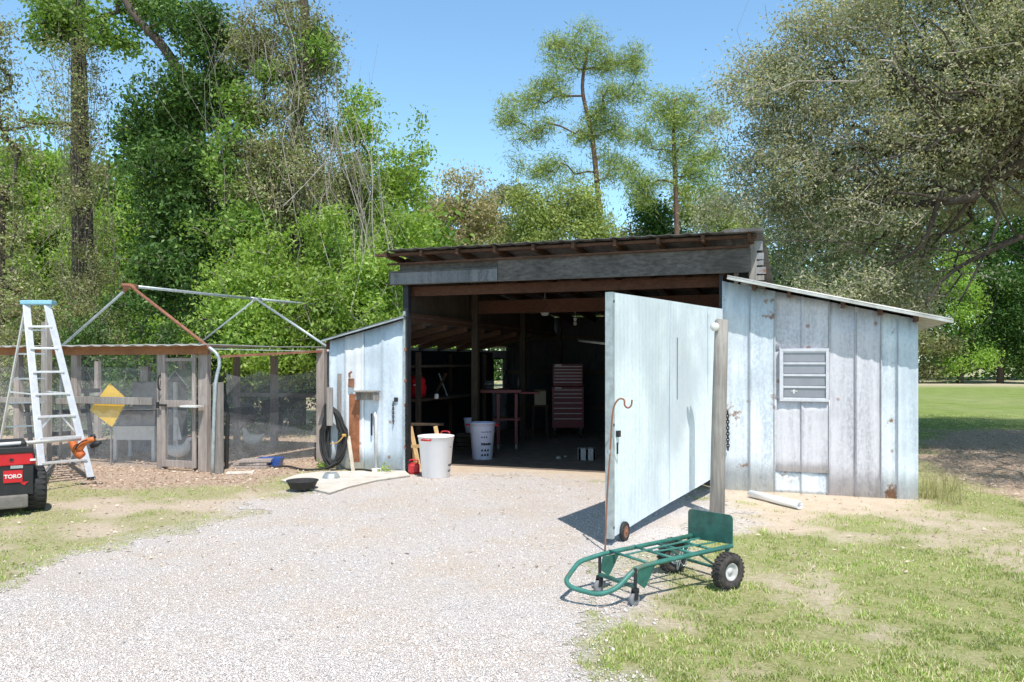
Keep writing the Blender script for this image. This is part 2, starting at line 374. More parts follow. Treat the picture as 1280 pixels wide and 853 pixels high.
# loose stones
rs = np.random.RandomState(11)
def scatter(n, xr, yr): return rs.uniform(*xr, n), rs.uniform(*yr, n)
N = 260000
yy = 3.6 + (11.5-3.6)*rs.rand(N)**1.7; xx = (rs.rand(N)*1.36-.68)*yy
gm, _, gd, _ = masks(xx, yy)
prob = np.clip((gm+.4)*1.5, 0, 1)*(.45+.75*np.clip(fbm(xx, yy, 1.1, 40)*2-.4, 0, 1))
k = rs.rand(N) < prob; xx, yy = xx[k], yy[k]
n = len(xx); r = rs.uniform(.003, .0068, n)*(1+(rs.rand(n) < .03)*1.5)
oct_ = np.array([[1,0,0],[0,1,0],[-1,0,0],[0,-1,0],[0,0,1],[0,0,-.6]], float)
OV = oct_[None]*rs.uniform(.6, 1.3, (n, 6, 1))*r[:, None, None]*np.array([1, 1, .75])
th = rs.rand(n)*6.28; c_, s_ = np.cos(th)[:, None], np.sin(th)[:, None]
tilt = rs.uniform(-.5, .5, (n, 1)); OV[:, :, 2] += OV[:, :, 0]*tilt
VX = OV[:, :, 0]*c_-OV[:, :, 1]*s_+xx[:, None]; VY = OV[:, :, 0]*s_+OV[:, :, 1]*c_+yy[:, None]; VZ = OV[:, :, 2]*.8+.0055
of = np.array([[0,1,4],[1,2,4],[2,3,4],[3,0,4],[1,0,5],[2,1,5],[3,2,5],[0,3,5]])
FF = (of[None]+(np.arange(n)*6)[:, None, None]).reshape(-1, 3)
tag(npmesh('gravel_stones', np.stack([VX, VY, VZ], 2).reshape(-1, 3), FF, M['stone']),
    'loose pale grey stones scattered over the gravel drive', 'gravel', kind='stuff')
def blades(name, xx, yy, h, w, mat, label, cat, lean=.6):
    n = len(xx); th = rs.rand(n)*6.283; ph = rs.rand(n)*6.283; ln = rs.rand(n)*lean*h
    bx, by = np.cos(th)*w/2, np.sin(th)*w/2
    tx, ty = np.cos(ph)*ln, np.sin(ph)*ln
    z = np.zeros(n)
    V = np.stack([np.stack([xx-bx, yy-by, z-.004], 1), np.stack([xx+bx, yy+by, z-.004], 1),
                  np.stack([xx+bx*.7+tx*.4, yy+by*.7+ty*.4, h*.6], 1), np.stack([xx+tx, yy+ty, h], 1), np.stack([xx-bx*.7+tx*.4, yy-by*.7+ty*.4, h*.6], 1)], 1).reshape(-1, 3)
    Fb = (np.array([[0,1,2],[0,2,4],[4,2,3]])[None]+(np.arange(n)*5)[:, None, None]).reshape(-1, 3)
    return tag(npmesh(name, V, Fb, mat), label, cat, kind='stuff')
N = 900000
yy = 3.7 + (24-3.7)*rs.rand(N)**1.9; xx = (rs.rand(N)*1.4-.7)*yy
gm, lt, gd, br = masks(xx, yy)
tuft = vnoise(xx, yy, .09, 4)
inside = sdf([S(-5.8, -.05), S(2.2, -.05), S(2.2, 8), S(-5.8, 8)], xx, yy) > 0
dens = np.clip(.95-br*1.15, 0.02, 1)*(1-lt*.95)*(1-gd*.92)*np.clip(-gm*3+.1, 0, 1)*np.clip((tuft-.30)*2.6, .03, 1)
k = (rs.rand(N) < dens) & ~inside
xx, yy = xx[k], yy[k]; print('grass', len(xx))
h = rs.uniform(.006, .024, len(xx))*(.6+.8*rs.rand(len(xx)))*(1+np.clip(vnoise(xx, yy, .35, 8)-.6, 0, 1)*2.5)
blades('lawn_grass', xx, yy, h, rs.uniform(.003, .007, len(xx))*(1+yy*.05), L['grass'], 'patchy short green and straw coloured grass on the lawn', 'grass', 1.4)
# tall weeds at the wall corner and beyond
xs, ys = [], []
for c, r_, m in ((S(2.33, .15), .15, 150), (S(2.5, .8), .32, 260), (S(2.5, -.2), .18, 70)):
    a = rs.normal(0, r_*.6, (m, 2)); xs.append(c.x+a[:, 0]); ys.append(c.y+a[:, 1])
xs, ys = np.concatenate(xs), np.concatenate(ys)
blades('tall_weeds', xs, ys, rs.uniform(.05, .30, len(xs)), .006, L['tallgrass'], 'tall straw coloured weeds at the corner of the tin wall', 'weeds', .7)
# leaf litter
N = 90000
yy = 6 + 13*rs.rand(N)**1.1; xx = (rs.rand(N)*1.5-.75)*yy
gm, lt, gd, br = masks(xx, yy)
k = (rs.rand(N) < lt*.45+br*.05*(gm < 0)+.008) & ~(sdf([S(-5.7, -.05), S(2.2, -.05), S(2.2, 8), S(-5.7, 8)], xx, yy) > 0)
xx, yy = xx[k], yy[k]; n = len(xx); print('litter', n)
th = rs.rand(n)*6.283; lw, ll = rs.uniform(.006, .014, n), rs.uniform(.012, .034, n)
ax_, ay_ = np.cos(th), np.sin(th); z0 = rs.uniform(.006, .02, n)
V = np.stack([np.stack([xx-ax_*ll, yy-ay_*ll, z0], 1), np.stack([xx-ay_*lw, yy+ax_*lw, z0+rs.uniform(-.003, .02, n)], 1),
              np.stack([xx+ax_*ll, yy+ay_*ll, z0+rs.uniform(-.004, .015, n)], 1), np.stack([xx+ay_*lw, yy-ax_*lw, z0+rs.uniform(0, .012, n)], 1)], 1).reshape(-1, 3)
tag(npmesh('leaf_litter', V, (np.arange(n*4).reshape(n, 4)), L['litter']), 'dry brown leaf litter around the chicken run and under the oak', 'leaf litter', kind='stuff')
# concrete apron
mb = MB(); pts = [G(352, 603), G(372, 596), G(400, 592), G(505, 591), G(512, 597), G(470, 603), G(436, 611), G(412, 619), G(388, 613)]
n = len(pts); mb.v = [(p[0], p[1], .03) for p in pts]+[(p[0], p[1], -.02) for p in pts]
mb.f = [tuple(range(n))[::-1]]+[(i, (i+1) % n, n+(i+1) % n, n+i) for i in range(n)]
mb.f[0] = tuple(range(n))
tag(mb.build('concrete_apron', M['conc'], bevel=.012), kind='structure')
mb = MB(); a, b, c, d = S(-5.7, .95, .004), S(.3, .95, .004), S(.3, 7.5, .004), S(-5.7, 7.5, .004)
mb.add([a, b, c, d], [(0,1,2,3)])
tag(mb.build('shed_floor', mk('floor_dirt', (.24, .185, .145), (.14, .11, .085), 4, .95, 0, .5)), kind='structure')  # dirt sheet begins at the shadow line, interior shade put into its colour
# ------------------------------------------------------------------ SHED
shed = thing('shed', S(0, 0, 0), 'weathered tin shed with open front, wood fascia and a lean-to on each side', 'shed')
def wpanel(s0, s1, z0, zl, zr, m, name='wall_panel', t=0.0, rib=True, label=None, wob=.006):
    """vertical tin sheet in the front plane, top slopes zl..zr, with folded seams"""
    mb = MB(); nn = 9; rows = 7; base = len(mb.v)
    prof = []
    for i in range(nn):
        f = i/(nn-1); o = 0
        if rib and i in (0, nn-1): o = .014
        prof.append((s0+(s1-s0)*f, o + random.uniform(-wob, wob)*(0 if i in (0, nn-1) else 1)))
    for j in range(rows):
        for i, (s_, o) in enumerate(prof):
            f = (s_-s0)/(s1-s0); zt = zl+(zr-zl)*f
            z = z0 + (zt-z0)*j/(rows-1)
            mb.v.append(tuple(S(s_, t-o-random.uniform(0, wob*.6), z)))
    for j in range(rows-1):
        for i in range(nn-1):
            a = j*nn+i; mb.f.append((a, a+1, a+nn+1, a+nn))
    o = mb.build(name, m, shed, smooth=True)
    md = o.modifiers.new('thick', 'SOLIDIFY'); md.thickness = .004; md.offset = 1
    if label: o['label'] = label
    return o
# right lean-to front: roof line z(s)
def zr(s): return 2.60 - (2.60-2.09)*s/2.16
def pxs(px, t=0):   # photo column to s along the front plane
    k = (px-640)/F; return (k*(10+V_.y*t)-2.65-V_.x*t)/(.9397+k*.342)
w0, w1 = pxs(974.5), pxs(1036)
zt_ = 1.6+(452-436)/F*Vector(S((w0+w1)/2, 0)).y; zb_ = 1.6-(502-452)/F*Vector(S((w0+w1)/2, 0)).y
edges = [904, 937.5, 968, 1003, 1036, 1070, 1101, 1122, 1146]
mats = ['blue2', 'blue2', 'lav', 'lav', 'lav', 'lav', 'blue2', 'blue']
for i in range(8):
    s0, s1 = pxs(edges[i])-.012, pxs(edges[i+1])+.012
    t = -.012*(i % 2)
    if i in (2, 3):   # window opening
        wpanel(s0, s1, zt_-.02, zr(s0), zr(s1), M['lav'], t=t)
        wpanel(s0, s1, .26, zb_+.02, zb_+.02, M['lav'], t=t)
        wpanel(s0, s1, .0, .27, .25, M['blue2'], t=t+.02)
        if i == 2: wpanel(s0, pxs(975.5), zb_-.02, zt_+.02, zt_+.02, M['lav'], t=t+.004)
    else:
        wpanel(s0, s1, .0, zr(s0), zr(s1), M[mats[i]], t=t)
for i in range(9):
    s_ = pxs(edges[i]); mb = MB(); mb.obox(S(s_-.004, -.034, .02), U*.007, V_*.01, Z*(zr(s_)-.04-.02*(i % 3)))
    if 0 < i < 8 and i != 3: mb.build('seam', M['darkseam'], shed)  # dark strip on each sheet joint, overlap shadow put into its colour
# corner return on the right end and dark wood backing
e = pxs(1146)
mb = MB(); mb.obox(S(e, .02, 0), U*.01, V_*5.5, Z*2.0); mb.build('side_wall', M['blue2'], shed)
mb = MB()
for s_ in (.06, .62, 1.2, 2.1): mb.obox(S(s_-.045, .03, 0), U*.09, V_*.09, Z*(zr(s_)-.06))
mb.build('stud', M['intwood'], shed)
mb = MB(); mb.obox(S(0, 5.5, 0), U*e, V_*.02, Z*2.3); mb.build('rear_wall', M['lav'], shed)
# window
fr = MB(); fw = .035
for (a, b, c, d) in ((w0, w1, zt_-fw, zt_), (w0, w1, zb_, zb_+fw), (w0, w0+fw+.01, zb_+fw, zt_-fw), (w1-fw, w1, zb_+fw, zt_-fw)):
    fr.obox(S(a, -.055, c), U*(b-a), V_*.05, Z*(d-c))
fro = fr.build('window', M['windowpaint'], shed, bevel=.004)
nl = 4; hh = (zt_-zb_-2*fw)/nl
for i in range(nl):
    z = zb_+fw+i*hh; mb = MB()
    mb.obox(S(w0+fw+.015, -.035+.0, z+.018), U*(w1-w0-2*fw-.02), V_*.004, Z*(hh-.03))
    mb.build('pane', M['screen'], fro)
mb = MB()
for i in range(nl+1):
    z = zb_+fw+i*hh; mb.obox(S(w0+fw+.012, -.048, z-.013), U*(w1-w0-2*fw-.014), V_*.02, Z*.026)
mb.build('window_louver', M['windowpaint'], fro)
mb = MB(); mb.obox(S(w0+fw+.1, -.04, zb_+fw+.085), U*.07, V_*.004, Z*.012); mb.obox(S(w0+fw+.12, -.041, zb_+fw+.06), U*.02, V_*.004, Z*.05)
mb.build('window_sticker', M['whitepaint'], fro)
mb = MB(); mb.obox(S(w0-.02, .03, zb_-.35), U*(w1-w0+.04), V_*.01, Z*1.6); mb.build('backing_board', M['darkmetal'], shed)
# lean-to roof right
def sheet_roof(s0, s1, z0, z1, t0, t1, n, m, name, amp=.012, per=.09, th=.01, steps=None):
    """corrugated sheet: corrugation across s"""
    mb = MB(); k = steps or int((s1-s0)/per*4)
    rows = [t0, t0+(t1-t0)*.5, t1]
    for t in rows:
        for i in range(k+1):
            f = i/k; mb.v.append(tuple(S(s0+(s1-s0)*f, t, z0+(z1-z0)*f + amp*math.sin(2*math.pi*(s1-s0)*f/per) + (n*(t-t0)))))
    for j in range(len(rows)-1):
        for i in range(k):
            a = j*(k+1)+i; mb.f.append((a, a+1, a+k+2, a+k+1))
    o = mb.build(name, m, shed, smooth=True); md = o.modifiers.new('t', 'SOLIDIFY'); md.thickness = th; md.offset = 1
    return o
def ridged_t(s0, s1, zfun, t0, t1, m, name, amp=.012, per=.09, th=.008):
    """corrugation running down the slope (across t)"""
    mb = MB(); k = int((t1-t0)/per*4)
    ss = np.linspace(s0, s1, 5)
    for t in np.linspace(t0, t1, k+1):
        for s_ in ss: mb.v.append(tuple(S(s_, t, zfun(s_)+amp*math.sin(2*math.pi*(t-t0)/per))))
    for j in range(k):
        for i in range(4):
            a = j*5+i; mb.f.append((a, a+1, a+6, a+5))
    o = mb.build(name, m, shed, smooth=True); md = o.modifiers.new('t', 'SOLIDIFY'); md.thickness = th; md.offset = 1
    return o
ridged_t(.06, 2.50, lambda s: zr(s)+.045, -.26, 5.6, M['roofedge'], 'lean_to_roof', .012, .076, .012)
mb = MB(); mb.bar(S(.06, -.262, zr(.06)+.03), S(2.50, -.262, zr(2.50)+.03), .02, .028); mb.build('roof_trim', M['roofedge'], shed)
mb = MB()
for s_ in (.35, .75, 1.35, 1.75, 2.12): mb.obox(S(s_, -.22, zr(s_)-.045), U*.04, V_*3, Z*.07)
mb.build('rafter', M['brownwood'], shed)
# left lean-to front
ledges = [413, 433, 455, 479, 506]
def zl(s): return 1.9 + (2.20-1.9)*((s-pxs(413))/(pxs(506)-pxs(413)))
for i, m in enumerate(['blue', 'white', 'blue', 'blue']):
    s0, s1 = pxs(ledges[i])-.01, pxs(ledges[i+1])+.01
    wpanel(s0, s1, 0, zl(s0), zl(s1), M[m], t=-.01*(i % 2))
lx0, lx1 = pxs(413), pxs(508)
mb = MB(); mb.obox(S(lx0+.005, .02, 0), U*.01, V_*6.55, Z*1.85); 
mb.build('side_wall', M['lav'], shed)
mb = MB(); mb.obox(S(lx0+.02, .1, 0), U*.012, V_*6.45, Z*1.8); mb.build('lining', M['darkmetal'], shed)  # dark sheet added over the pale wall to deepen the interior shade
mb = MB(); mb.obox(S(lx0+.01, 7.56, 0), U*(.3-lx0), V_*.01, Z*2.62); mb.build('back_sheet', M['darkmetal'], shed)  # dark plane added behind the back wall to stop light through gaps
mb = MB(); mb.obox(S(lx0+.005, 7.26, 0), U*.01, V_*.3, Z*1.85); mb.obox(S(lx0+.005, 6.57, 0), U*.01, V_*.69, Z*.95); mb.obox(S(lx0+.005, 6.57, 1.68), U*.01, V_*.69, Z*.17)
mb.build('side_wall', M['lav'], shed)
fr = MB()
for (t, z, dt, dz) in ((6.57, .95, .69, .03), (6.57, 1.65, .69, .03), (6.57, .98, .03, .67), (7.23, .98, .03, .67), (6.6, 1.16, .63, .022), (6.6, 1.40, .63, .022), (6.6, 1.53, .63, .02)):
    fr.obox(S(lx0+.02, t, z), U*.03, V_*dt, Z*dz)
fr.build('side_window_frame', M['black'], shed)
ridged_t(lx0-.08, lx1+.02, lambda s: zl(s)+.035, -.12, 7.5, M['roofmetal'], 'lean_to_roof', .01, .076, .006)
mb = MB(); mb.bar(S(lx0-.08, -.122, zl(lx0-.08)+.02), S(lx1+.02, -.122, zl(lx1+.02)+.02), .015, .022); mb.build('roof_trim', M['galv'], shed)
mb = MB(); mb.obox(S(lx0+.01, .01, 1.72), U*.06, V_*.08, Z*.14); mb.obox(S(lx0-.06, -.02, 1.78), U*.06, V_*.05, Z*.12); mb.build('rafter_end', M['redwood'], shed)
# door post (left), galvanised edge, rusty strap
mb = MB(); mb.obox(S(lx1-.02, -.03, 0), U*.05, V_*.12, Z*2.35); mb.obox(S(lx1-.06, .0, 2.3), U*.09, V_*.10, Z*.4); mb.build('door_post', M['darkmetal'], shed, bevel=.004)
mb = MB(); mb.obox(S(lx1-.03, -.05, 0), U*.035, V_*.02, Z*2.32); mb.build('corner_trim', M['galv'], shed)
mb = MB(); mb.obox(S(-.06, .0, 0), U*.05, V_*.12, Z*3.0); mb.build('door_post', M['darkmetal'], shed, bevel=.004)
# tin sheet cap on left wall: rust panel, white conduit, hood, boards, hasp
mb = MB(); a, b = pxs(438.5), pxs(451); mb.obox(S(a, -.045, .12), U*(b-a), V_*.008, Z*1.0); mb.build('rust_patch', M['rust'], shed)
mb = MB(); a, b = pxs(437), pxs(447); mb.obox(S(a+.02, -.075, 1.22), U*(b-a-.05), V_*.035, Z*.13); mb.tube([S(a+.05, -.08, 1.36), S(a+.05, -.09, 1.42), S(a+.09, -.09, 1.45)], .018); mb.build('rusty_fixture', M['rustpipe'], shed, bevel=.01)
mb = MB(); a, b = pxs(450), pxs(477)
mb.obox(S(a, -.20, 1.155), U*(b-a), V_*.16, Z*.022); mb.obox(S(a+.02, -.17, 1.04), U*.02, V_*.13, Z*.112); mb.obox(S(b-.04, -.18, 1.03), U*.025, V_*.14, Z*.12); mb.obox(S(a+.04, -.06, 1.04), U*(b-a-.09), V_*.012, Z*.11)
mb.build('hood_box', M['greywood'], shed, bevel=.003)
mb = MB(); c = pxs(472.5); mb.tube([S(c, -.06, .02), S(c, -.06, .78), S(c-.03, -.06, .86)], .021, 10); mb.lathe(S(c+.02, -.08, .0), [(0, .05), (.075, .05), (.08, .0)], 16)
mb.build('conduit_pipe', M['whitepaint'], shed, smooth=True)
mb = MB(); c = pxs(466.5); mb.obox(S(c-.012, -.05, .52), U*.022, V_*.012, Z*.32); mb.build('slot_handle', M['black'], shed)
mb = MB(); c = pxs(497); mb.obox(S(c-.035, -.045, 1.02), U*.06, V_*.012, Z*.06); hasp = mb.build('hasp', M['black'], shed)
def chain(p, q, sag=0, link=.038, r=.0045, m='black', parent=None, name='chain', n=None):
    p, q = Vector(p), Vector(q); Ln = (q-p).length; n = n or max(3, int(Ln/(link*.72))); mb = MB()
    for i in range(n):
        f = (i+.5)/n; c = p.lerp(q, f) + Vector((0,0,-sag*4*f*(1-f)))
        d = (q-p).normalized(); sd = Vector((1,0,0)) if i % 2 else Vector((0,1,0)); sd = (sd-d*sd.dot(d)).normalized()
        pts = [c + d*math.cos(a)*link*.5 + sd*math.sin(a)*link*.3 for a in [2*math.pi*k/8 for k in range(9)]]
        mb.tube(pts, r, 5)
    return mb.build(name, M[m], parent)
chain(S(pxs(495)-.02, -.05, 1.02), S(pxs(494), -.055, .70), parent=shed, m='darkmetal', r=.006)
chain(S(lx1+.03, -.06, 1.03), S(lx1+.03, -.05, .08), parent=shed, m='darkmetal', r=.007, link=.05)
chain(S(pxs(910), -.06, .98), S(pxs(910.5), -.06, .50), parent=shed, m='darkmetal', r=.008, link=.05)
# bolts along the left edge
mb = MB()
for z in (.35, .95, 1.3, 1.75): mb.obox(S(lx1-.005, -.058, z), U*.03, V_*.01, Z*.045)
mb.build('hinge_plate', M['rust'], shed)
# fascia beam with overlay, roof, purlin tails
fs0, fs1 = pxs(487.5, -.1), pxs(938, -.1)
mb = MB()
mb.obox(S(fs0, -.14, 2.69), U*(pxs(623, -.1)-fs0), V_*.045, Z*.20)
mb.obox(S(pxs(623, -.1)+.003, -.135, 2.69), U*(fs1-pxs(623, -.1)), V_*.04, Z*.30)
mb.obox(S(fs0+.15, -.088, 2.86), U*2.0, V_*.03, Z*.14)
mb.build('fascia_beam', M['greywood_x'], shed, bevel=.006)
mb = MB(); mb.obox(S(pxs(490, -.1), -.147, 2.70), U*(pxs(623, -.1)-pxs(490, -.1)), V_*.006, Z*.16)
mb.build('fascia_flashing', siding('old_flashing', (.17, .175, .185), (.08, .083, .09), .8), shed)
mb = MB(); mb.bar(S(fs0, -.16, 2.985), S(fs1, -.16, 3.005), .05, .025); mb.build('fascia_strip', M['brownwood'], shed)
def zroof(t): return 3.135 - .065*t
# main roof sheet: ribs run front to back
mb = MB(); sl, sr = pxs(482, -.36), pxs(953, -.36); per = .23; k = int((sr-sl)/.0575)
tt = [-.36, 2, 4.5, 7.7]
for t in tt:
    for i in range(k+1):
        s_ = sl+(sr-sl)*i/k; rib = .013 if i % 4 == 0 else (.003*math.sin(i*1.7))
        mb.v.append(tuple(S(s_, t+(random.uniform(-.006, .006) if t < 0 else 0), zroof(t)+rib)))
for j in range(3):
    for i in range(k):
        a = j*(k+1)+i; mb.f.append((a, a+1, a+k+2, a+k+1))
o = mb.build('roof', M['roofmetal'], shed); md = o.modifiers.new('t', 'SOLIDIFY'); md.thickness = .006; md.offset = 1
mb = MB(); mb.obox(S(pxs(905, -.36), -.372, 3.15), U*(sr-pxs(905, -.36)), V_*.3, Z*.04); mb.build('roof_flashing', M['roofmetal'], shed)
# rafters running front to back with tails
for i, s_ in enumerate(np.linspace(-4.62, .30, 10)):
    mb = MB(); zt = zroof(-.32)-.012
    mb.add([S(s_, -.32, zt-.075), S(s_+.04, -.32, zt-.075), S(s_+.04, 7.4, zroof(7.4)-.16), S(s_, 7.4, zroof(7.4)-.16),
            S(s_, -.32, zt), S(s_+.04, -.32, zt), S(s_+.04, 7.4, zroof(7.4)-.012), S(s_, 7.4, zroof(7.4)-.012)],
           [(0,1,2,3), (4,7,6,5), (0,4,5,1), (1,5,6,2), (2,6,7,3), (3,7,4,0)])
    mb.build('rafter', M['brownwood'], shed)
mb = MB()
for t in (-.25, .7, 1.6, 2.5, 3.6): mb.obox(S(-4.8, t, zroof(t)-.058), U*5.2, V_*.08, Z*.035)
mb.build('purlin', M['brownwood'], shed)
# upper right gable boards
for (z_, h_, m, a_, b_) in ((2.965, .12, 'oldtin', .36, .46), (2.86, .08, 'oldtin', .37, .475), (2.785, .06, 'oldtin', .365, .47), (2.68, .085, 'oldtin', .36, .50), (2.60, .06, 'greywood', .30, .48), (2.50, .085, 'oldtin', .2, .50)):
    mb = MB(); mb.bar(S(a_, .02+rnd(-.01, .01), z_+h_/2), S(b_, .02, z_+h_/2+rnd(-.008, .004)), .02, h_); mb.build('gable_board', M[m], shed, bevel=.003)
mb = MB(); mb.obox(S(.34, .06, 2.4), U*.11, V_*.01, Z*.66); mb.build('backing_board', M['darkmetal'], shed)
mb = MB(); mb.obox(S(.30, .0, 0), U*.09, V_*.09, Z*3.05); mb.obox(S(.12, .0, 2.55), U*.05, V_*.09, Z*.45); mb.build('corner_post', M['greywood'], shed)
# interior
mb = MB(); mb.obox(S(-4.5, 2.45, 2.42), U*4.8, V_*.05, Z*.22); mb.build('cross_beam', M['redwood'], shed)
mb = MB(); mb.obox(S(-4.5, .15, 2.55), U*4.8, V_*.05, Z*.13); mb.build('cross_beam', M['redwood'], shed)
mb = MB(); mb.obox(S(-4.44, 2.4, 0), U*.11, V_*.11, Z*2.95); mb.build('post', M['intwood'], shed, bevel=.005)
mb = MB(); mb.obox(S(-4.44, 4.9, 0), U*.11, V_*.11, Z*2.7); mb.build('post', M['intwood'], shed, bevel=.005)
mb = MB()
i = 0; t = .1
while t < 7.3:
    w = rnd(.13, .2); mb.obox(S(-4.50+rnd(0, .008), t, 2.27), U*.018, V_*(w-.008), Z*(zroof(t)-2.30)); t += w
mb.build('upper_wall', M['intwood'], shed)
mb = MB(); mb.obox(S(-4.47, .1, 2.18), U*.05, V_*7.2, Z*.12); mb.build('side_beam', M['redwood'], shed)
mb = MB()
for t in (.5, 1.3, 2.1, 2.9, 3.7, 4.6, 5.5): mb.add([S(lx0, t, 1.80), S(lx0, t+.04, 1.80), S(-4.4, t+.04, 2.10), S(-4.4, t, 2.10), S(lx0, t, 1.90), S(lx0, t+.04, 1.90), S(-4.4, t+.04, 2.19), S(-4.4, t, 2.19)],
        [(0,3,2,1), (4,5,6,7), (0,1,5,4), (1,2,6,5), (2,3,7,6), (3,0,4,7)])
mb.build('lean_to_rafter', M['brownwood'], shed)
mb = MB(); s_ = lx0
while s_ < .3:
    w = .2; mb.obox(S(s_, 7.5+rnd(0, .01)+.02*(int(s_*5)%2), 0), U*(w+.01), V_*.012, Z*(2.62 if s_ > -4.5 else 2.2)); s_ += w
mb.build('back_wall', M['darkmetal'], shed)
mb = MB()
for z in (.5, 1.3, 2.1): mb.obox(S(lx0+.02, 7.44, z), U*(.25-lx0), V_*.05, Z*.09)
for s_ in (-4.4, -3.3, -2.2, -1.1): mb.obox(S(s_, 7.40, 0), U*.09, V_*.04, Z*2.6)
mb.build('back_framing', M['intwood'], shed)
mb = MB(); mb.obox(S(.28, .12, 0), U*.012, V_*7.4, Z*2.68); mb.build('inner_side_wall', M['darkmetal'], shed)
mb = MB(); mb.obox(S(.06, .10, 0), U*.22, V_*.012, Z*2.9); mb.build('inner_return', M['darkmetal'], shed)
# ---- door leaf, swung open
Hq, Eq = Vector((2.585, 9.90, 0)), Vector((.845, 6.93, 0))
dd_ = Eq-Hq; Ld = dd_.length; du = dd_.normalized(); dn = Vector((-du.y, du.x, 0))    # dn: side normal
if dn.x < 0: dn = -dn
def D(a, o, z): return Hq + du*a + dn*o + Z*z
zbt = lambda a: .235 - (.235-.075)*a/Ld
ztp = lambda a: 2.25 - .05*a/Ld
mb = MB(); k = 156
prof = []
for i in range(k+1):
    a = Ld*i/k; o = .018 + (.0012 if i % 4 in (0, 1) else 0)
    prof.append((a, o))
mb2 = MB(); kk = 0
for (a, o) in prof:
    for j in range(5):
        z = zbt(a)+(ztp(a)-zbt(a))*j/4; mb2.v.append(tuple(D(a, o+.008*math.sin(a*2.1+j*.8), z)))
for i in range(k):
    for j in range(4):
        b = i*5+j; mb2.f.append((b, b+1, b+6, b+5))
door = mb2.build('door', M['door'], shed); md = door.modifiers.new('t', 'SOLIDIFY'); md.thickness = .004; md.offset = 0
door['label'] = 'large pale blue corrugated tin door swung out over the gravel'
fr = MB()
for (a0, a1, z0, z1) in ((0, 0, 0, 1), (Ld, Ld, 0, 1)):
    a = a0 if a0 == 0 else Ld-.05
    fr.add([D(a, -.03, zbt(a)), D(a+.05, -.03, zbt(a+.05)), D(a+.05, .012, zbt(a+.05)), D(a, .012, zbt(a)), D(a, -.03, ztp(a)), D(a+.05, -.03, ztp(a+.05)), D(a+.05, .012, ztp(a+.05)), D(a, .012, ztp(a))],
           [(0,1,2,3), (4,7,6,5), (0,4,5,1), (1,5,6,2), (2,6,7,3), (3,7,4,0)])
for f in (.03, .5, .97):
    za0 = zbt(0)+(ztp(0)-zbt(0))*f; za1 = zbt(Ld)+(ztp(Ld)-zbt(Ld))*f
    fr.bar(D(.05, -.012, za0), D(Ld-.05, -.012, za1), .04, .07)
fr.bar(D(.1, -.01, .3), D(Ld-.1, -.01, 2.1), .03, .06)
fr.build('door_frame', M['greywood'], door)
mb = MB(); a = Ld+.002
mb.add([D(Ld-.03, .022, zbt(Ld)-.01), D(Ld+.012, .022, zbt(Ld)-.01), D(Ld+.012, -.034, zbt(Ld)-.01), D(Ld-.03, .032, ztp(Ld)), D(Ld+.012, .032, ztp(Ld)), D(Ld+.012, -.034, ztp(Ld)), D(Ld-.03, .032, zbt(Ld)-.01), D(Ld+.012, .032, zbt(Ld)-.01)],
       [(6,7,4,3), (7,2,5,4)])
o = mb.build('door_edge_trim', M['galv'], door); md = o.modifiers.new('t', 'SOLIDIFY'); md.thickness = .003
mb = MB()
for a_, w_ in ((Ld*.50, .006),): mb.obox(D(a_, .026, 1.2), du*w_, dn*.004, Z*.65)
mb.build('door_seam', M['darkmetal'], door)
mb = MB()
for a_ in (.62, 1.95): mb.obox(D(a_, .0265, zbt(a_)+.01), du*.014, dn*.003, Z*(ztp(a_)-zbt(a_)-.02))
mb.build('door_batten', M['blue'], door)
mb = MB(); mb.obox(D(Ld-.12, .028, .94), du*.05, dn*.03, Z*.055); mb.obox(D(Ld-.105, .028, .79), du*.02, dn*.012, Z*.10); mb.build('door_handle', M['black'], door, bevel=.004)
mb = MB()
for z in (.16, 1.05, 2.12): mb.lathe(D(Ld-.015, .034, z), [(0, .004), (.014, .003), (.014, 0)], 10, dn)
mb.build('bolt', M['black'], door)
# wheel under door
wc = D(Ld-.24, .04, .088)
mb = MB(); ax = dn
mb.lathe(wc-ax*.018, [(.055, 0), (.082, 0), (.088, .008), (.088, .028), (.082, .036), (.055, .036), (.055, 0)], 24, ax); wh = mb.build('door_wheel', M['rubber'], door, smooth=True)
mb = MB(); mb.lathe(wc-ax*.016, [(0, 0), (.056, 0), (.056, .032), (.02, .034), (.014, .045), (0, .045)], 20, ax); mb.build('rim', M['rustpipe'], wh)
mb = MB(); mb.bar(wc+Z*.02-ax*.03, wc+Z*.16-ax*.03, .03, .006); mb.build('wheel_bracket', M['rustpipe'], door)
# ------------------------------------------------------------------ wooden post in front of wall
gp = Vector(G(896, 645)); top = W(902, 400, 8.29)
t = thing('wooden_post', gp, 'tall weathered grey post standing behind the green hand truck', 'post')
mb = MB(); mb.tube([gp-Z*.1, gp+Z*.6+Vector((.012, 0, 0)), gp+Z*1.3+Vector((.03, 0, 0)), Vector((top[0], 8.29, 2.02)), Vector((top[0]+.002, 8.29, 2.035))], [.078, .074, .073, .068, .055], 14)
mb.build('trunk', M['greywood'], t, smooth=True)
mb = MB(); q = Vector(W(893, 409, 8.25)); mb.lathe(q, [(0, -.02), (.03, -.02), (.045, .0), (.045, .03), (.03, .05), (0, .05)], 14, (0, -1, 0)); mb.build('insulator', M['whitepaint'], t, smooth=True)
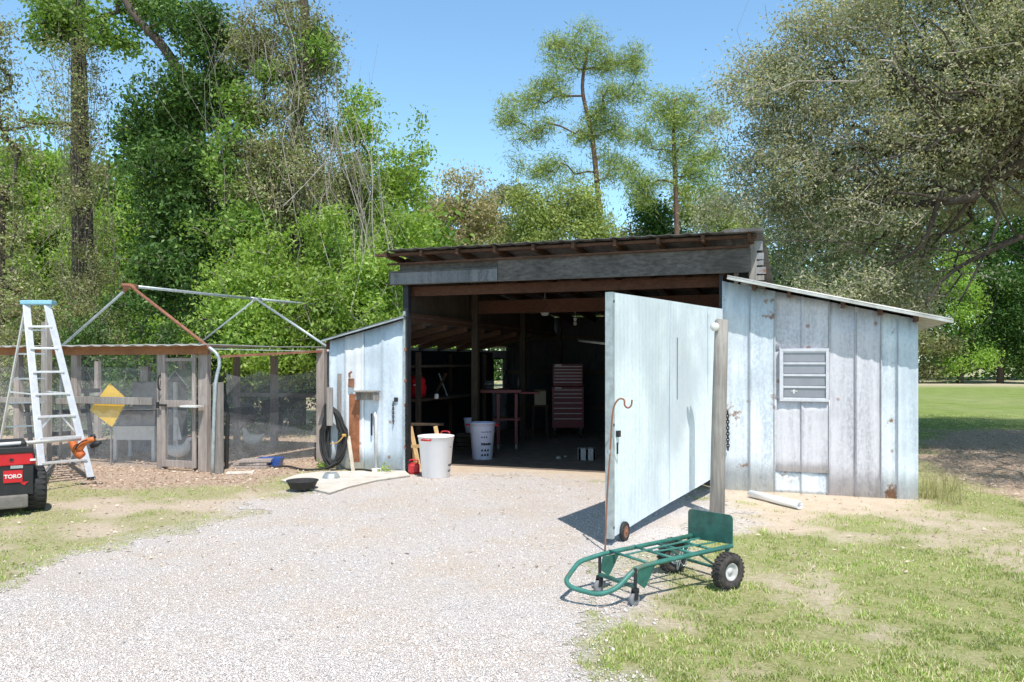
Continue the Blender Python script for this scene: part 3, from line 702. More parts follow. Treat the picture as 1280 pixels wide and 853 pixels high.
# ------------------------------------------------------------------ hand truck
HO = Vector((1.37, 5.85, 0)); HA = Vector((-.843, -.537, 0)).normalized(); HB = Vector((-.537, .843, 0)).normalized()
def Hh(a, b, z): return HO + HA*a + HB*b + Z*z
ht = thing('hand_truck', HO, 'green convertible hand truck lying flat as a cart by the open door', 'hand truck')
def smoothpath(pts, n=5):
    P = [Vector(p) for p in pts]; out = []
    for i in range(len(P)-1):
        p0, p1, p2, p3 = P[max(i-1, 0)], P[i], P[i+1], P[min(i+2, len(P)-1)]
        for k in range(n):
            t = k/n
            out.append(.5*((2*p1)+(p2-p0)*t+(2*p0-5*p1+4*p2-p3)*t*t+(3*p1-p0-3*p2+p3)*t**3))
    out.append(P[-1]); return out
def roundpoly(pts, rad, n=6):
    P = [Vector(p) for p in pts]; out = [P[0]]
    for i in range(1, len(P)-1):
        a, b, c = P[i-1], P[i], P[i+1]; r1 = min(rad, (a-b).length*.45); r2 = min(rad, (c-b).length*.45)
        p, q = b+(a-b).normalized()*r1, b+(c-b).normalized()*r2
        for k in range(n+1):
            f = k/n; out.append(p*(1-f)**2+b*2*f*(1-f)+q*f*f)
    return out+[P[-1]]
path = [Hh(-.12, -.2, .275), Hh(.70, -.2, .25), Hh(.80, -.2, .235), Hh(.95, -.2, .13), Hh(1.05, -.14, .09), Hh(1.145, .03, .112),
        Hh(1.15, .09, .145), Hh(.95, .2, .222), Hh(.72, .2, .25), Hh(-.12, .2, .275)]
mb = MB(); mb.tube(roundpoly(path, .055), .0165, 12); mb.build('frame_tube', M['greenlight'], ht, smooth=True)
for a in (.04, .24, .45, .68):
    mb = MB(); mb.tube([Hh(a, -.2, .262), Hh(a, .2, .262)], .010, 8); mb.build('crossbar', M['greenlight'], ht, smooth=True)
for b0, b1, a0, a1 in ((.10, .02, -.1, .68), (-.06, -.02, -.1, .45)):
    mb = MB(); mb.bar(Hh(a0, b0, .278), Hh(a1, b1, .272), .022, .006); mb.build('strap', M['greenlight'], ht)
mb = MB()
c4 = [(-.2, .285), (.24, .262), (.24, .478), (-.2, .490)]
rnds = [(-.2, .285), (.24, .25), (.24, .45), (.228, .468), (.21, .476), (-.17, .492), (-.19, .486), (-.2, .47)]
n = len(rnds)
for o_ in (0, .008): mb.v += [tuple(Hh(-.125-o_, b, z)) for b, z in rnds]
mb.f = [tuple(range(n)), tuple(range(n, 2*n))[::-1]]+[(i, n+i, n+(i+1) % n, (i+1) % n) for i in range(n)]
mb.build('toe_plate', M['green'], ht)
mb = MB(); mb.tube([Hh(0, -.25, .127), Hh(0, .25, .127)], .011, 10)
for b in (-.19, .19):
    mb.bar(Hh(0, b, .13), Hh(.2, b, .255), .02, .012); mb.bar(Hh(0, b, .12), Hh(-.1, b, .27), .03, .01)
mb.build('axle', M['green'], ht)
def wheel(c, ax, R_, w, parent, tread=True, rim=M['rimpaint'], tm=M['dustyrubber']):
    mb = MB(); pr = [(R_*.50, -w*.42), (R_*.75, -w*.5), (R_*.93, -w*.45), (R_, -w*.25), (R_, w*.25), (R_*.93, w*.45), (R_*.75, w*.5), (R_*.50, w*.42), (R_*.50, -w*.42)]
    mb.lathe(c, pr, 40, ax); wh = mb.build('wheel', tm, parent, smooth=True)
    if tread:
        mb = MB(); axv = Vector(ax).normalized(); a = axv.cross(Z).normalized(); b = axv.cross(a)
        for i in range(26):
            for sgn in (-1, 1):
                th = 2*math.pi*(i+(.5 if sgn > 0 else 0))/26
                d = a*math.cos(th)+b*math.sin(th); tg = a*-math.sin(th)+b*math.cos(th)
                o = c+d*(R_-.004)+axv*sgn*w*.22-tg*R_*.06-axv*w*.2
                mb.obox(o, tg*R_*.12, axv*w*.38, d*.009)
        mb.build('tread', tm, wh)
    mb = MB(); mb.lathe(c, [(0, w*.30), (R_*.14, w*.30), (R_*.16, w*.2), (R_*.34, w*.16), (R_*.42, w*.34), (R_*.49, w*.40), (R_*.52, w*.3), (R_*.57, -w*.42), (R_*.42, -w*.2), (0, -w*.3)], 28, ax)
    for k_ in range(5):
        pass
    mb.build('rim', rim, wh, smooth=True); return wh
wheel(Hh(0, -.275, .127), -HB, .127, .085, ht)
wheel(Hh(0, .275, .127), -HB, .127, .085, ht)
for b in (-.21, .16):
    mb = MB(); # gusset plate
    mb.add([Hh(.62, b, .245), Hh(.77, b, .24), Hh(.79, b, .15), Hh(.72, b, .10), Hh(.70, b, .12)], [(0,1,2,3,4)])
    o = mb.build('gusset', M['green'], ht); md = o.modifiers.new('t', 'SOLIDIFY'); md.thickness = .006
    cst = MB(); cst.bar(Hh(.80, b, .245), Hh(.80, b, .115), .022, .02); cst.lathe(Hh(.80, b-.0, .098), [(0, .014), (.026, .014), (.026, 0), (0, 0)], 14)
    for q in (-.019, .019): cst.bar(Hh(.80, b+q, .10), Hh(.81, b+q, .04), .004, .032, up=tuple(HA))
    cm = cst.build('caster_fork', M['darkmetal'], ht)
    mb = MB(); mb.lathe(Hh(.81, b, .042), [(0, -.015), (.03, -.015), (.038, -.013), (.042, -.008), (.042, .008), (.038, .013), (.03, .015), (0, .015)], 24, HB); mb.build('caster_wheel', M['greyrubber'], cm, smooth=True)
mb = MB(); mb.bar(Hh(.80, -.21, .122), Hh(.80, .16, .122), .03, .02); mb.build('caster_bar', M['green'], ht)
mb = MB(); mb.tube(smoothpath([Hh(.1, .0, .25), Hh(.13, .02, .12), Hh(.16, .05, .17), Hh(.15, .07, .08), Hh(.12, .05, .2), Hh(.1, .06, .25)]), .004, 6); mb.build('safety_chain', M['galv'], ht)
# ------------------------------------------------------------------ shepherd's hook
b = Vector(G(756, 690)); yb = b.y
o = MB(); pts = [b-Z*.05, Vector(W(759, 620, yb)), Vector(W(763, 560, yb)), Vector(W(765, 525, yb)), Vector(W(768, 507, yb)), Vector(W(774, 499, yb)), Vector(W(780, 500, yb)), Vector(W(781, 507, yb)), Vector(W(785, 510, yb)), Vector(W(789, 507, yb)), Vector(W(790, 500, yb))]
sh = thing('shepherd_hook', b, 'thin rusty shepherd hook stuck in the gravel before the tin door', 'garden hook')
o.tube(smoothpath(pts, 4), .0075, 8); o.build('rod', M['rustpipe'], sh, smooth=True)
mb = MB(); mb.lathe(W(761, 565, yb), [(0, -.02), (.014, -.02), (.016, 0), (.014, .02), (0, .02)], 10); mb.build('clamp', M['galv'], sh)
# ------------------------------------------------------------------ PVC pipe on the ground
p, q = Vector(G(938, 622)), Vector(G(1000, 637)); p.z = q.z = .045
mb = MB(); mb.tube([p, q], .043, 20, cap=False); o = mb.build('plastic_pipe', M['whiteplastic'], smooth=True); md = o.modifiers.new('t', 'SOLIDIFY'); md.thickness = .005
tag(o, 'short white plastic pipe lying in the dirt below the tin wall', 'pipe')
# ------------------------------------------------------------------ trash cans
def trashcan(px, py, wpx, hpx, mat, label, hmat, handle_front):
    c = Vector(G(px, py)); sc = c.y/F; r1 = wpx/2*sc; h = hpx*sc; r0 = r1*.76
    t = thing('trash_can', c, label, 'trash can', 'plastic trash cans at the shed door')
    mb = MB(); mb.lathe(c, [(0, .0), (r0-.01, 0), (r0, .012), (r1*.93, h*.86), (r1*.95, h*.87), (r1*.97, h*.97), (r1*1.0, h*.97), (r1, h), (r1*.95, h), (r1*.92, h*.88), (r0-.02, .02), (0, .02)], 40)
    mb.build('body', mat, t, smooth=True)
    for sg in (-1, 1):
        mb = MB(); 
        if handle_front: d = Vector((math.cos(R(65))*sg, math.sin(R(65))*sg, 0)); e = Vector((-d.y, d.x, 0))
        else: d = Vector((sg, 0, 0)); e = Vector((0, 1, 0))
        a = c+Z*(h*.93)+d*r1*.96
        if handle_front and sg > 0: mb.tube(smoothpath([a-e*.06, a-e*.06+Z*.07+d*.02, a+e*.06+Z*.07+d*.02, a+e*.06], 3), .010, 8)
        else: mb.tube(smoothpath([a-e*.06, a-e*.055+d*.05, a+e*.055+d*.05, a+e*.06], 3), .013, 8)
        mb.build('handle', hmat, t, smooth=True)
    return t, c, r0, r1, h
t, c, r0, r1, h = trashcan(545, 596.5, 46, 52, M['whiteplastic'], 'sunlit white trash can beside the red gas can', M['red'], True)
def prints(t, c, r0, r1, h, rows, a0):
    mb = MB()
    for (z, txt, sz, gap) in rows:
        a = a0
        for ch in txt:
            if ch != ' ':
                r = r0+(r1*.93-r0)*z+.004; d = Vector((math.cos(a), math.sin(a), 0)); e = Vector((-d.y, d.x, 0))
                if ch == 'T': mb.add([c+d*r+Z*(h*z)-e*sz*.5, c+d*r+Z*(h*z)+e*sz*.5, c+d*(r+.004)+Z*(h*z+sz)+e*sz*.1], [(0,1,2)])
                elif ch == 'O': mb.lathe(c+d*(r+.002)+Z*(h*z+sz*.4), [(0, 0), (sz*.42, 0)], 8, d)
                else:
                    p = c+d*r+Z*h*z; mb.add([p-e*sz*.35, p+e*sz*.35, p+e*sz*.3+Z*sz*.9+d*.003, p-e*sz*.3+Z*sz*.9+d*.003], [(0,1,2,3)])
            a += gap
    mb.build('printed_marks', M['ink'], t)
prints(t, c, r0, r1, h, [(.72, 'IO', .02, .12), (.28, 'ITI', .035, .16), (.15, 'TI', .03, .16)], R(-28))
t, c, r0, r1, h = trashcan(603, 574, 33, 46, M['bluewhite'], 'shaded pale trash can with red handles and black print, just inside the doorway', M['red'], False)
prints(t, c, r0, r1, h, [(.74, 'IOIIOI', .025, .16), (.60, 'OTO', .03, .2), (.40, 'IIOII', .045, .19), (.24, 'TTT', .045, .28), (.11, 'TOI', .045, .28)], R(-90))
# gas can
c = Vector(G(517, 592)); t = thing('gas_can', c, 'small red plastic gas can between tin wall and white trash can', 'gas can')
mb = MB(); mb.box(c+Z*.075, (.16, .22, .15), .2); mb.build('body', M['red'], t, bevel=.03)
mb = MB(); mb.tube(smoothpath([c+Vector((-.05, 0, .14)), c+Vector((-.05, 0, .19)), c+Vector((.05, 0, .19)), c+Vector((.06, 0, .14))]), .012, 8); mb.build('handle', M['red'], t, smooth=True)
mb = MB(); mb.lathe(c+Vector((-.06, -.05, .15)), [(.022, 0), (.022, .03), (0, .03)], 12); mb.build('cap', M['black'], t)
# ------------------------------------------------------------------ sawhorse
c = Vector(G(528, 583)); t = thing('sawhorse', c, 'wooden sawhorse standing just inside the left door post', 'sawhorse')
mb = MB(); mb.obox(c+Vector((-.30, -.05, .62)), (.62, .05, 0), (0, .14, 0), (0, 0, .035)); mb.build('top_board', M['intwood'], t, bevel=.003)
for (dx, sg) in ((-.18, -1), (-.18, 1), (.20, -1), (.20, 1)):
    mb = MB(); mb.bar(c+Vector((dx, .02*sg, .61)), c+Vector((dx+(.16 if sg < 0 else .05), .22*sg, 0)), .028, .06, up=(1, 0, 0)); mb.build('leg', M['freshwood'], t)
mb = MB(); mb.bar(c+Vector((-.2, -.13, .3)), c+Vector((-.2+.03, .14, .3)), .06, .025); mb.bar(c+Vector((-.22, -.13, .32)), c+Vector((.28, -.13, .32)), .02, .05); mb.build('brace', M['freshwood'], t)
# ------------------------------------------------------------------ interior things
def ST(px, py): return Vector(G(px, py))
# workbench rack on the left
c = S(-5.25, 2.2, 0); t = thing('storage_shelf', c, 'rough wooden shelf unit inside the left lean-to', 'shelf')
for z in (.95, 1.5):
    mb = MB(); mb.obox(S(-5.62, 1.2, z), U*.75, V_*2.9, Z*.04); mb.build('shelf', M['intwood'], t)
for (s_, tt_) in ((-5.62, 1.2), (-4.9, 1.2), (-5.62, 4.05), (-4.9, 4.05)):
    mb = MB(); mb.obox(S(s_, tt_, 0), U*.07, V_*.07, Z*1.75); mb.build('post', M['intwood'], t)
c = S(-5.15, 1.75, .99); t = thing('shop_vacuum', c, 'dark red round shop vacuum on the wooden shelf', 'vacuum')
mb = MB(); mb.lathe(c, [(0, 0), (.12, 0), (.15, .05), (.16, .18), (.13, .25), (.15, .27), (.12, .34), (.05, .38), (0, .38)], 24); mb.build('body', M['redgloss'], t, smooth=True)
mb = MB(); mb.tube(smoothpath([c+Vector((-.08, 0, .36)), c+Vector((-.06, 0, .44)), c+Vector((.06, 0, .44)), c+Vector((.08, 0, .36))]), .012, 8); mb.build('handle', M['black'], t)
mb = MB(); mb.box(c+Vector((.02, -.158, .22)), (.12, .01, .02)); mb.build('badge', M['whitepaint'], t)
c = S(-5.1, 2.6, .99); t = thing('miter_stand', c, 'crossed wooden and metal legs standing on the shelf', 'stand')
mb = MB(); mb.bar(c+U*-.12, c+U*.1+Z*.4, .03, .04); mb.build('leg', M['redwood'], t)
mb = MB(); mb.bar(c+U*.12, c+U*-.05+Z*.4, .015, .02); mb.build('leg', M['galv'], t)
c = S(-5.0, 1.5, .99); t = thing('jar', c+U*.28+V_*.1, 'small pale jar on the shelf right of the vacuum', 'jar'); q = c+U*.28+V_*.1
mb = MB(); mb.lathe(q, [(0, 0), (.035, 0), (.035, .07), (.025, .08), (0, .08)], 14); mb.build('body', M['whitepaint'], t, smooth=True)
c = S(-4.7, 3.0, 0); c.z = .32; tb = thing('small_bucket', c, 'small white bucket standing on a dark crate in the shed', 'bucket')
mb = MB(); mb.lathe(c, [(0, 0), (.10, 0), (.13, .24), (.135, .26), (.12, .26), (.09, .02), (0, .02)], 20); mb.build('body', M['bluewhite'], tb, smooth=True)
mb = MB(); mb.tube(smoothpath([c+Vector((-.13, 0, .24)), c+Vector((-.08, -.06, .14)), c+Vector((.08, -.06, .14)), c+Vector((.13, 0, .24))]), .004, 6); mb.build('bail', M['galv'], tb)
t = thing('crate', S(-4.7, 3.0, 0), 'dark wooden crate under the small white bucket', 'crate')
mb = MB()
for i in range(4):
    mb.obox(S(-4.9, 2.8, .01+i*.078), U*.4, V_*.015, Z*.062); mb.obox(S(-4.9, 3.2, .01+i*.078), U*.4, V_*.015, Z*.062)
mb.obox(S(-4.9, 2.82, .305), U*.4, V_*.38, Z*.012); mb.build('slats', M['intwood'], t)
for s_ in (-4.92, -4.5):
    mb = MB(); mb.obox(S(s_, 2.83, .0), U*.02, V_*.36, Z*.30); mb.build('end_board', M['intwood'], t)
# red work table
Yt = 14.6; t = thing('work_table', W(634, 560, Yt), 'long red steel work table with casters in the shed', 'table')
xa, xb = W(601, 0, Yt)[0], W(652, 0, Yt)[0]; zt = W(0, 489, Yt)[2]
mb = MB(); mb.box(((xa+xb)/2, Yt+.1, zt), (xb-xa, .6, .06)); mb.box((xb+.15, Yt, zt-.03), (.35, .3, .035)); mb.build('table_top', M['redpaint'], t, bevel=.005)
for x in (xa+.32, xb-.1):
    for y_ in (Yt-.15, Yt+.35):
        mb = MB(); mb.box((x, y_, zt/2+.02), (.05, .05, zt-.14)); lg = mb.build('leg', M['redpaint'], t)
        mb = MB(); mb.lathe((x-.02, y_, .055), [(0, 0), (.05, 0), (.055, .01), (.055, .03), (.05, .04), (0, .04)], 16, (1, 0, 0)); mb.build('caster', M['greyrubber'], lg)
mb = MB(); mb.box(((xa+xb)/2+.1, Yt+.1, .55), (xb-xa-.25, .5, .03)); mb.build('shelf', M['redpaint'], t)
c = Vector(W(648, 486, Yt)); c.z = zt+.03; 
tt_ = thing('bottle', c, 'dark bottle standing on the red work table', 'bottle'); mb = MB(); mb.lathe(c, [(0, 0), (.04, 0), (.04, .16), (.015, .21), (.015, .26), (0, .26)], 14); mb.build('body', M['black'], tt_, smooth=True)
c = Vector((W(612, 0, Yt)[0], Yt+.1, zt+.03)); tt_ = thing('bench_vise', c, 'dark bench vise bolted on the left of the red table', 'vise')
mb = MB(); mb.box(c+Z*.04, (.14, .12, .08)); mb.box(c+Vector((0, -.08, .12)), (.16, .05, .08)); mb.box(c+Vector((0, .02, .12)), (.16, .05, .08)); mb.build('body', M['darkmetal'], tt_, bevel=.006)
mb = MB(); mb.tube([c+Vector((0, -.2, .1)), c+Vector((0, .05, .1))], .014, 8); mb.tube([c+Vector((-.09, -.2, .1)), c+Vector((.09, -.2, .1))], .007, 6); mb.build('screw', M['chrome'], tt_)
c = Vector(W(675, 506, 16.4)); t = thing('cardboard_box', c, 'open cardboard box on a stool beside the tool chest', 'box')
mb = MB(); mb.box(c+Z*.14, (.23, .2, .28)); mb.build('body', M['cardboard'], t)
mb = MB(); mb.obox(c+Vector((-.115, -.105, .285)), (.23, 0, 0), (0, -.09, .02), (0, 0, .004)); mb.build('flap', M['cardboard'], t)
t = thing('stool', (c.x, c.y, 0), 'dark wooden stool carrying the cardboard box', 'stool')
mb = MB(); mb.box((c.x, c.y, c.z-.018), (.32, .3, .032)); mb.build('seat', M['intwood'], t)
for dx in (-.13, .13):
    for dy in (-.12, .12):
        mb = MB(); mb.bar((c.x+dx, c.y+dy, c.z-.034), (c.x+dx*1.2, c.y+dy*1.2, 0), .035, .035); mb.build('leg', M['intwood'], t)
# tool chest
Yc = 16.6; x0, x1 = W(690, 0, Yc)[0], W(730, 0, Yc)[0]; t = thing('tool_chest', ((x0+x1)/2, Yc+.2, 0), 'tall red rolling tool chest with many drawers at the back', 'tool chest')
ztop = W(0, 455, Yc)[2]; zm = W(0, 483, Yc)[2]; zbm = .22
mb = MB(); mb.box(((x0+x1)/2, Yc+.25, (ztop+zm)/2), (x1-x0-.04, .42, ztop-zm)); mb.build('top_chest', M['redpaint'], t, bevel=.006)
mb = MB(); mb.box(((x0+x1)/2, Yc+.25, (zm+zbm)/2-.005), (x1-x0, .46, zm-zbm-.01)); mb.build('cabinet', M['redpaint'], t, bevel=.006)
rows = [(ztop-.05-.065*i, .055, 0) for i in range(6)]+[(zm-.07-.08*i, .068, 1) for i in range(3)]+[(zm-.34-.11*i, .095, 1) for i in range(4)]
for (z, hh_, lo) in rows:
    yf = Yc+.25-(.23 if lo else .21); mb = MB(); mb.box(((x0+x1)/2, yf-.006, z-hh_/2), (x1-x0-.07, .012, hh_)); dr = mb.build('drawer', M['redpaint'], t)
    mb = MB(); mb.box(((x0+x1)/2, yf-.017, z-.008), (x1-x0-.08, .010, .013)); mb.build('drawer_pull', M['chrome'], dr)
for (z, yo) in ((ztop-.028, .213), (zm-.035, .233)):
    mb = MB(); mb.box((x0+.13, Yc+.25-yo-.003, z), (.13, .006, .022)); mb.build('nameplate', M['chrome'], t)
for x in (x0+.06, x1-.06):
    for y_ in (Yc+.06, Yc+.44):
        mb = MB(); mb.lathe((x-.02, y_, .08), [(0, 0), (.075, 0), (.08, .01), (.08, .03), (.075, .04), (0, .04)], 18, (1, 0, 0)); mb.bar((x, y_, .1), (x, y_, .22), .05, .05); mb.build('caster', M['black'], t)
# cinder block
c = Vector(G(733, 575)); t = thing('cinder_block', c, 'grey cinder block lying on the shed floor near the door', 'block')
mb = MB(); 
for (cx_, w_) in ((-.18, .035), (0, .035), (.18, .035)): mb.box(c+Vector((cx_*.66, 0, .095)), (w_, .19, .19), 0)
mb.box(c+Vector((0, -.08, .095)), (.27, .03, .188)); mb.box(c+Vector((0, .08, .095)), (.27, .03, .188)); mb.build('shell', M['block'], t)
for i, (px, py, r) in enumerate(((698, 574, .045), (707, 572, .03))):
    c = Vector(G(px, py)); mb = MB(); mb.lathe(c+Z*r*.4, [(0, -r*.5), (r*.8, -r*.4), (r, 0), (r*.6, r*.5), (0, r*.6)], 7, (.1, .2, 1))
    tag(mb.build('rock', M['block'], None), ['fist sized grey rock on the shed floor', 'smaller grey rock touching distance from the cinder block'][i], 'rock', 'rocks on the shed floor')
# ceiling fan and tubes
c = Vector(W(681, 391, 14.2)); t = thing('ceiling_fan', c+Z*.3, 'dim ceiling fan with pale hub hanging under the shed rafters', 'ceiling fan')
mb = MB(); mb.lathe(c, [(0, -.06), (.05, -.055), (.08, 0), (.08, .06), (.02, .09), (.012, .35), (0, .35)], 18); mb.build('hub', M['whitepaint'], t, smooth=True)
for k in range(4):
    a = k*math.pi/2+.45; d = Vector((math.cos(a), math.sin(a), 0)); e = Vector((-d.y, d.x, 0)); mb = MB(); mb.obox(c+d*.1-e*.05, d*.5, e*.11+Z*.02, Z*.008); mb.build('blade', M['intwood'], t)
c = Vector(W(719, 404, 15)); t = thing('light_bulb', c+Z*.1, 'bare bulb in a ceiling socket behind the fan', 'light bulb')
mb = MB(); mb.lathe(c, [(0, -.05), (.03, -.04), (.035, 0), (.02, .04), (0, .05)], 12); mb.build('bulb', M['tube'], t, smooth=True)
mb = MB(); mb.lathe(c+Z*.04, [(.02, 0), (.04, .05), (0, .06)], 12); mb.tube([c+Z*.09, c+Z*1.0], .005, 5); mb.build('socket', M['whitepaint'], t)
p, q = Vector(W(724, 426, 14)), Vector(W(768, 431, 13.2)); t = thing('shop_light', p, 'long pale tube light hanging beside the door leaf', 'light')
mb = MB(); mb.tube([p, q], .022, 10); mb.build('tube', M['tube'], t, smooth=True)
mb = MB(); mb.bar(p+Z*.035, q+Z*.035, .1, .03); mb.tube([p+Z*.04, p+Z*.6], .003, 4); mb.tube([q+Z*.04, q+Z*.7], .003, 4); mb.build('housing', M['darkmetal'], t)
# ------------------------------------------------------------------ hose coil, boards, plank, tub, drain
c = S(pxs(423), -.16, .5); t = thing('garden_hose', S(pxs(423), -.2, 0), 'thick black hose coiled in a tall loop against the blue tin wall', 'hose')
mb = MB(); pts = []
cx0 = pxs(423); nT = 11
for i in range(nT*28):
    a = 2*math.pi*i/28; k_ = i/28
    w_ = .165+.05*math.sin(k_*2.3)+.02*math.sin(k_*5); hgt = .40+.03*math.sin(k_*3.1)
    pts.append(S(cx0+math.sin(a)*w_*(1 if math.cos(a) < .3 else .8)+.012*math.sin(k_*7), -.10-.075*abs(math.sin(k_*1.9))-.02*math.cos(a*2), .49+math.cos(a)*hgt+.02*math.sin(k_*4)))
mb.tube(pts, .0165, 8); mb.build('coil', M['rubber'], t, smooth=True)
tail = smoothpath([S(cx0+.1, -.2, .13), S(cx0-.05, -.3, .045), S(cx0-.35, -.36, .02), S(cx0-.75, -.2, .03), S(cx0-.95, -.3, .02)], 6); mb = MB(); mb.tube(tail, .016, 8)
mb.tube(smoothpath([S(cx0+.15, -.2, .1), S(cx0+.3, -.25, .04), S(cx0+.5, -.22, .045), S(cx0+.72, -.28, .045)], 6), .014, 8); mb.build('loose_end', M['rubber'], t, smooth=True)
mb = MB(); a, b = pxs(418), pxs(426)
mb.obox(S(a+.02, -.24, .66), U*.095, V_*.03, Z*.56)
o1 = mb.build('board', M['greywood'], shed, bevel=.003)
mb = MB(); mb.obox(S(pxs(424), -.055, .8), U*.055, V_*.03, Z*.62); mb.build('board', M['greywood'], shed, bevel=.003)
mb = MB(); mb.bar(S(pxs(440), -.10, .5), S(pxs(455), -.30, .02), .05, .025, up=tuple(-V_)); tag(mb.build('plank', M['palewood'], bevel=.003), 'short pale plank leaning on the tin wall beside the black hose', 'plank')
mb = MB(); mb.lathe(S(pxs(438), -.16, .52), [(0, -.03), (.022, -.03), (.022, .03), (0, .03)], 10, tuple(U)); mb.tube(smoothpath([S(pxs(438), -.17, .52), S(pxs(432), -.22, .42), S(pxs(424), -.23, .40)]), .008, 6); mb.build('nozzle', M['beak'], t)
c = Vector(G(378, 614)); sc = c.y/F; t = thing('rubber_tub', c, 'shallow black rubber tub sitting on the edge of the concrete', 'tub')
mb = MB(); r = 19.5*sc; mb.lathe(c+Z*.035, [(0, 0), (r*.70, 0), (r*.78, .01), (r*.96, .085), (r*1.02, .09), (r*1.02, .10), (r*.94, .10), (r*.74, .02), (0, .02)], 36); mb.build('shell', M['rubber'], t, smooth=True)
c = Vector(G(414, 600)); t = thing('metal_pan', c, 'upturned galvanised pan on the concrete below the hose', 'pan')
mb = MB(); mb.lathe(c+Z*.032, [(.12, 0), (.115, .01), (.095, .05), (.08, .065), (0, .07)], 28); mb.build('shell', M['galv'], t, smooth=True)
mb = MB(); mb.lathe(c+Z*.10, [(0, .01), (.02, .008), (.022, 0)], 12); mb.build('knob', M['galv'], t)
# blue tray and wood block
c = Vector(G(338, 583)); t = thing('blue_tray', c, 'bright blue plastic tub beside the old boards by the run', 'tub')
mb = MB(); x0_, w_, d_, h_ = c.x, .36, .26, .13
o_ = [(-w_/2*.85, -d_/2*.85, 0), (w_/2*.85, -d_/2*.85, 0), (w_/2*.85, d_/2*.85, 0), (-w_/2*.85, d_/2*.85, 0), (-w_/2, -d_/2, h_), (w_/2, -d_/2, h_), (w_/2, d_/2, h_), (-w_/2, d_/2, h_)]
mb.add([c+Vector(v) for v in o_], [(0,3,2,1), (0,1,5,4), (1,2,6,5), (2,3,7,6), (3,0,4,7)]); o = mb.build('shell', M['bluetray'], t, bevel=.01); md = o.modifiers.new('t', 'SOLIDIFY'); md.thickness = .008
c = Vector(G(316, 585)); t = thing('board_stack', c, 'flat stack of old boards lying left of the blue tub', 'boards')
for i, (dx, dy, z, ww) in enumerate(((0, 0, .0, .52), (-.02, .03, .045, .5), (.05, .02, .09, .46))):
    mb = MB(); mb.box(c+Vector((dx, dy, z+.02)), (ww, .24, .038), .1*i-.1); mb.build('board', M['penwood'], t, bevel=.003)
c = Vector(G(300, 592)); mb = MB(); mb.box(c+Z*.012, (.38, .2, .02), .2); tag(mb.build('flat_stone', M['conc'], bevel=.006), 'pale flat paving stone on the ground before the board stack', 'paving stone')
# ------------------------------------------------------------------ chicken run
FP = Vector((-4.22, 11.5, 0))
def PR(k, d=0, z=0): return FP - U*k + V_*d + Z*z     # k to the left along the front
def ppx(px, d=0):                                     # photo column to k
    q = (px-640)/F; b0 = FP + V_*d; return (b0.x-q*b0.y)/(.9397+q*.342)
run = thing('chicken_run', FP, 'long low chicken run of grey posts and wire netting', 'chicken run')
zR = 1.83
def rpost(px, w, z1, d=0, m='penwood', z0=0):
    mb = MB(); mb.obox(PR(ppx(px, d)+w/2, d, z0), U*w, V_*.09, Z*(z1-z0)); return mb.build('post', M[m], run, bevel=.005)
rpost(200, .13, zR-.05); rpost(253, .16, zR-.05); rpost(92, .12, zR-.05); rpost(20, .12, zR-.05)
rpost(270, .12, 1.30, -.12, 'greywood')
rpost(341, .12, 1.7, 3.0); rpost(294, .10, 1.7, 3.0); rpost(400, .14, 1.8, 1.4); rpost(225, .10, 1.7, 3.2); rpost(120, .10, 1.6, 3.2); rpost(55, .13, 2.2, -.3, 'greywood'); rpost(180, .2, 1.5, 3.4)
for (p1, p2, z, h_, d) in ((92, 191, 1.005, .11, -.012), (0, 92, .98, .09, -.012), (290, 400, .98, .07, 3.0)):
    mb = MB(); mb.obox(PR(ppx(p1, d), d-.03, z-h_/2), U*(ppx(p1, d)-ppx(p2, d)), V_*.035, Z*h_); mb.build('rail', M['greywood'], run, bevel=.004)
mb = MB(); mb.obox(PR(ppx(-20), -.04, zR-.13), U*(ppx(-20)-ppx(262)), V_*.04, Z*.13); mb.build('header_board', wood('header_wood', (.42, .20, .10), (.26, .12, .06), 0), run)
mb = MB(); mb.bar(W(276, 446, 11.45), W(408, 439, 12.6), .035, .035); mb.build('header_pipe', M['rustpipe'], run)
# gate
ga, gb = ppx(207), ppx(244)
mb = MB()
for (a, b, z0, z1) in ((ga+.05, ga-.02, .05, 1.7), (gb+.03, gb-.03, .05, 1.7)): mb.obox(PR(a, -.035, z0), U*(a-b), V_*.03, Z*(z1-z0))
for z in (.05, .93, 1.6): mb.obox(PR(ga-.02, -.033, z), U*(ga-gb-.05), V_*.028, Z*(.10 if z < 1 else .05))
gate = mb.build('gate', M['penwood'], run, bevel=.003)
mb = MB(); mb.obox(PR(ga+.10, -.06, .94), U*.16, V_*.02, Z*.03); mb.obox(PR(ga+.12, -.065, .91), U*.04, V_*.02, Z*.09); mb.build('latch', M['black'], gate)
mb = MB(); mb.tube(smoothpath([PR(ga+.06, -.04, 1.4), PR(ga+.06, -.08, 1.36), PR(ga+.06, -.08, 1.22), PR(ga+.06, -.04, 1.18)]), .012, 8); mb.build('handle', M['black'], gate)
mb = MB(); mb.box(PR(ppx(247)-.0, -.12, .955), (.28, .16, .025), -.3); mb.build('bracket_shelf', M['whitepaint'], run)
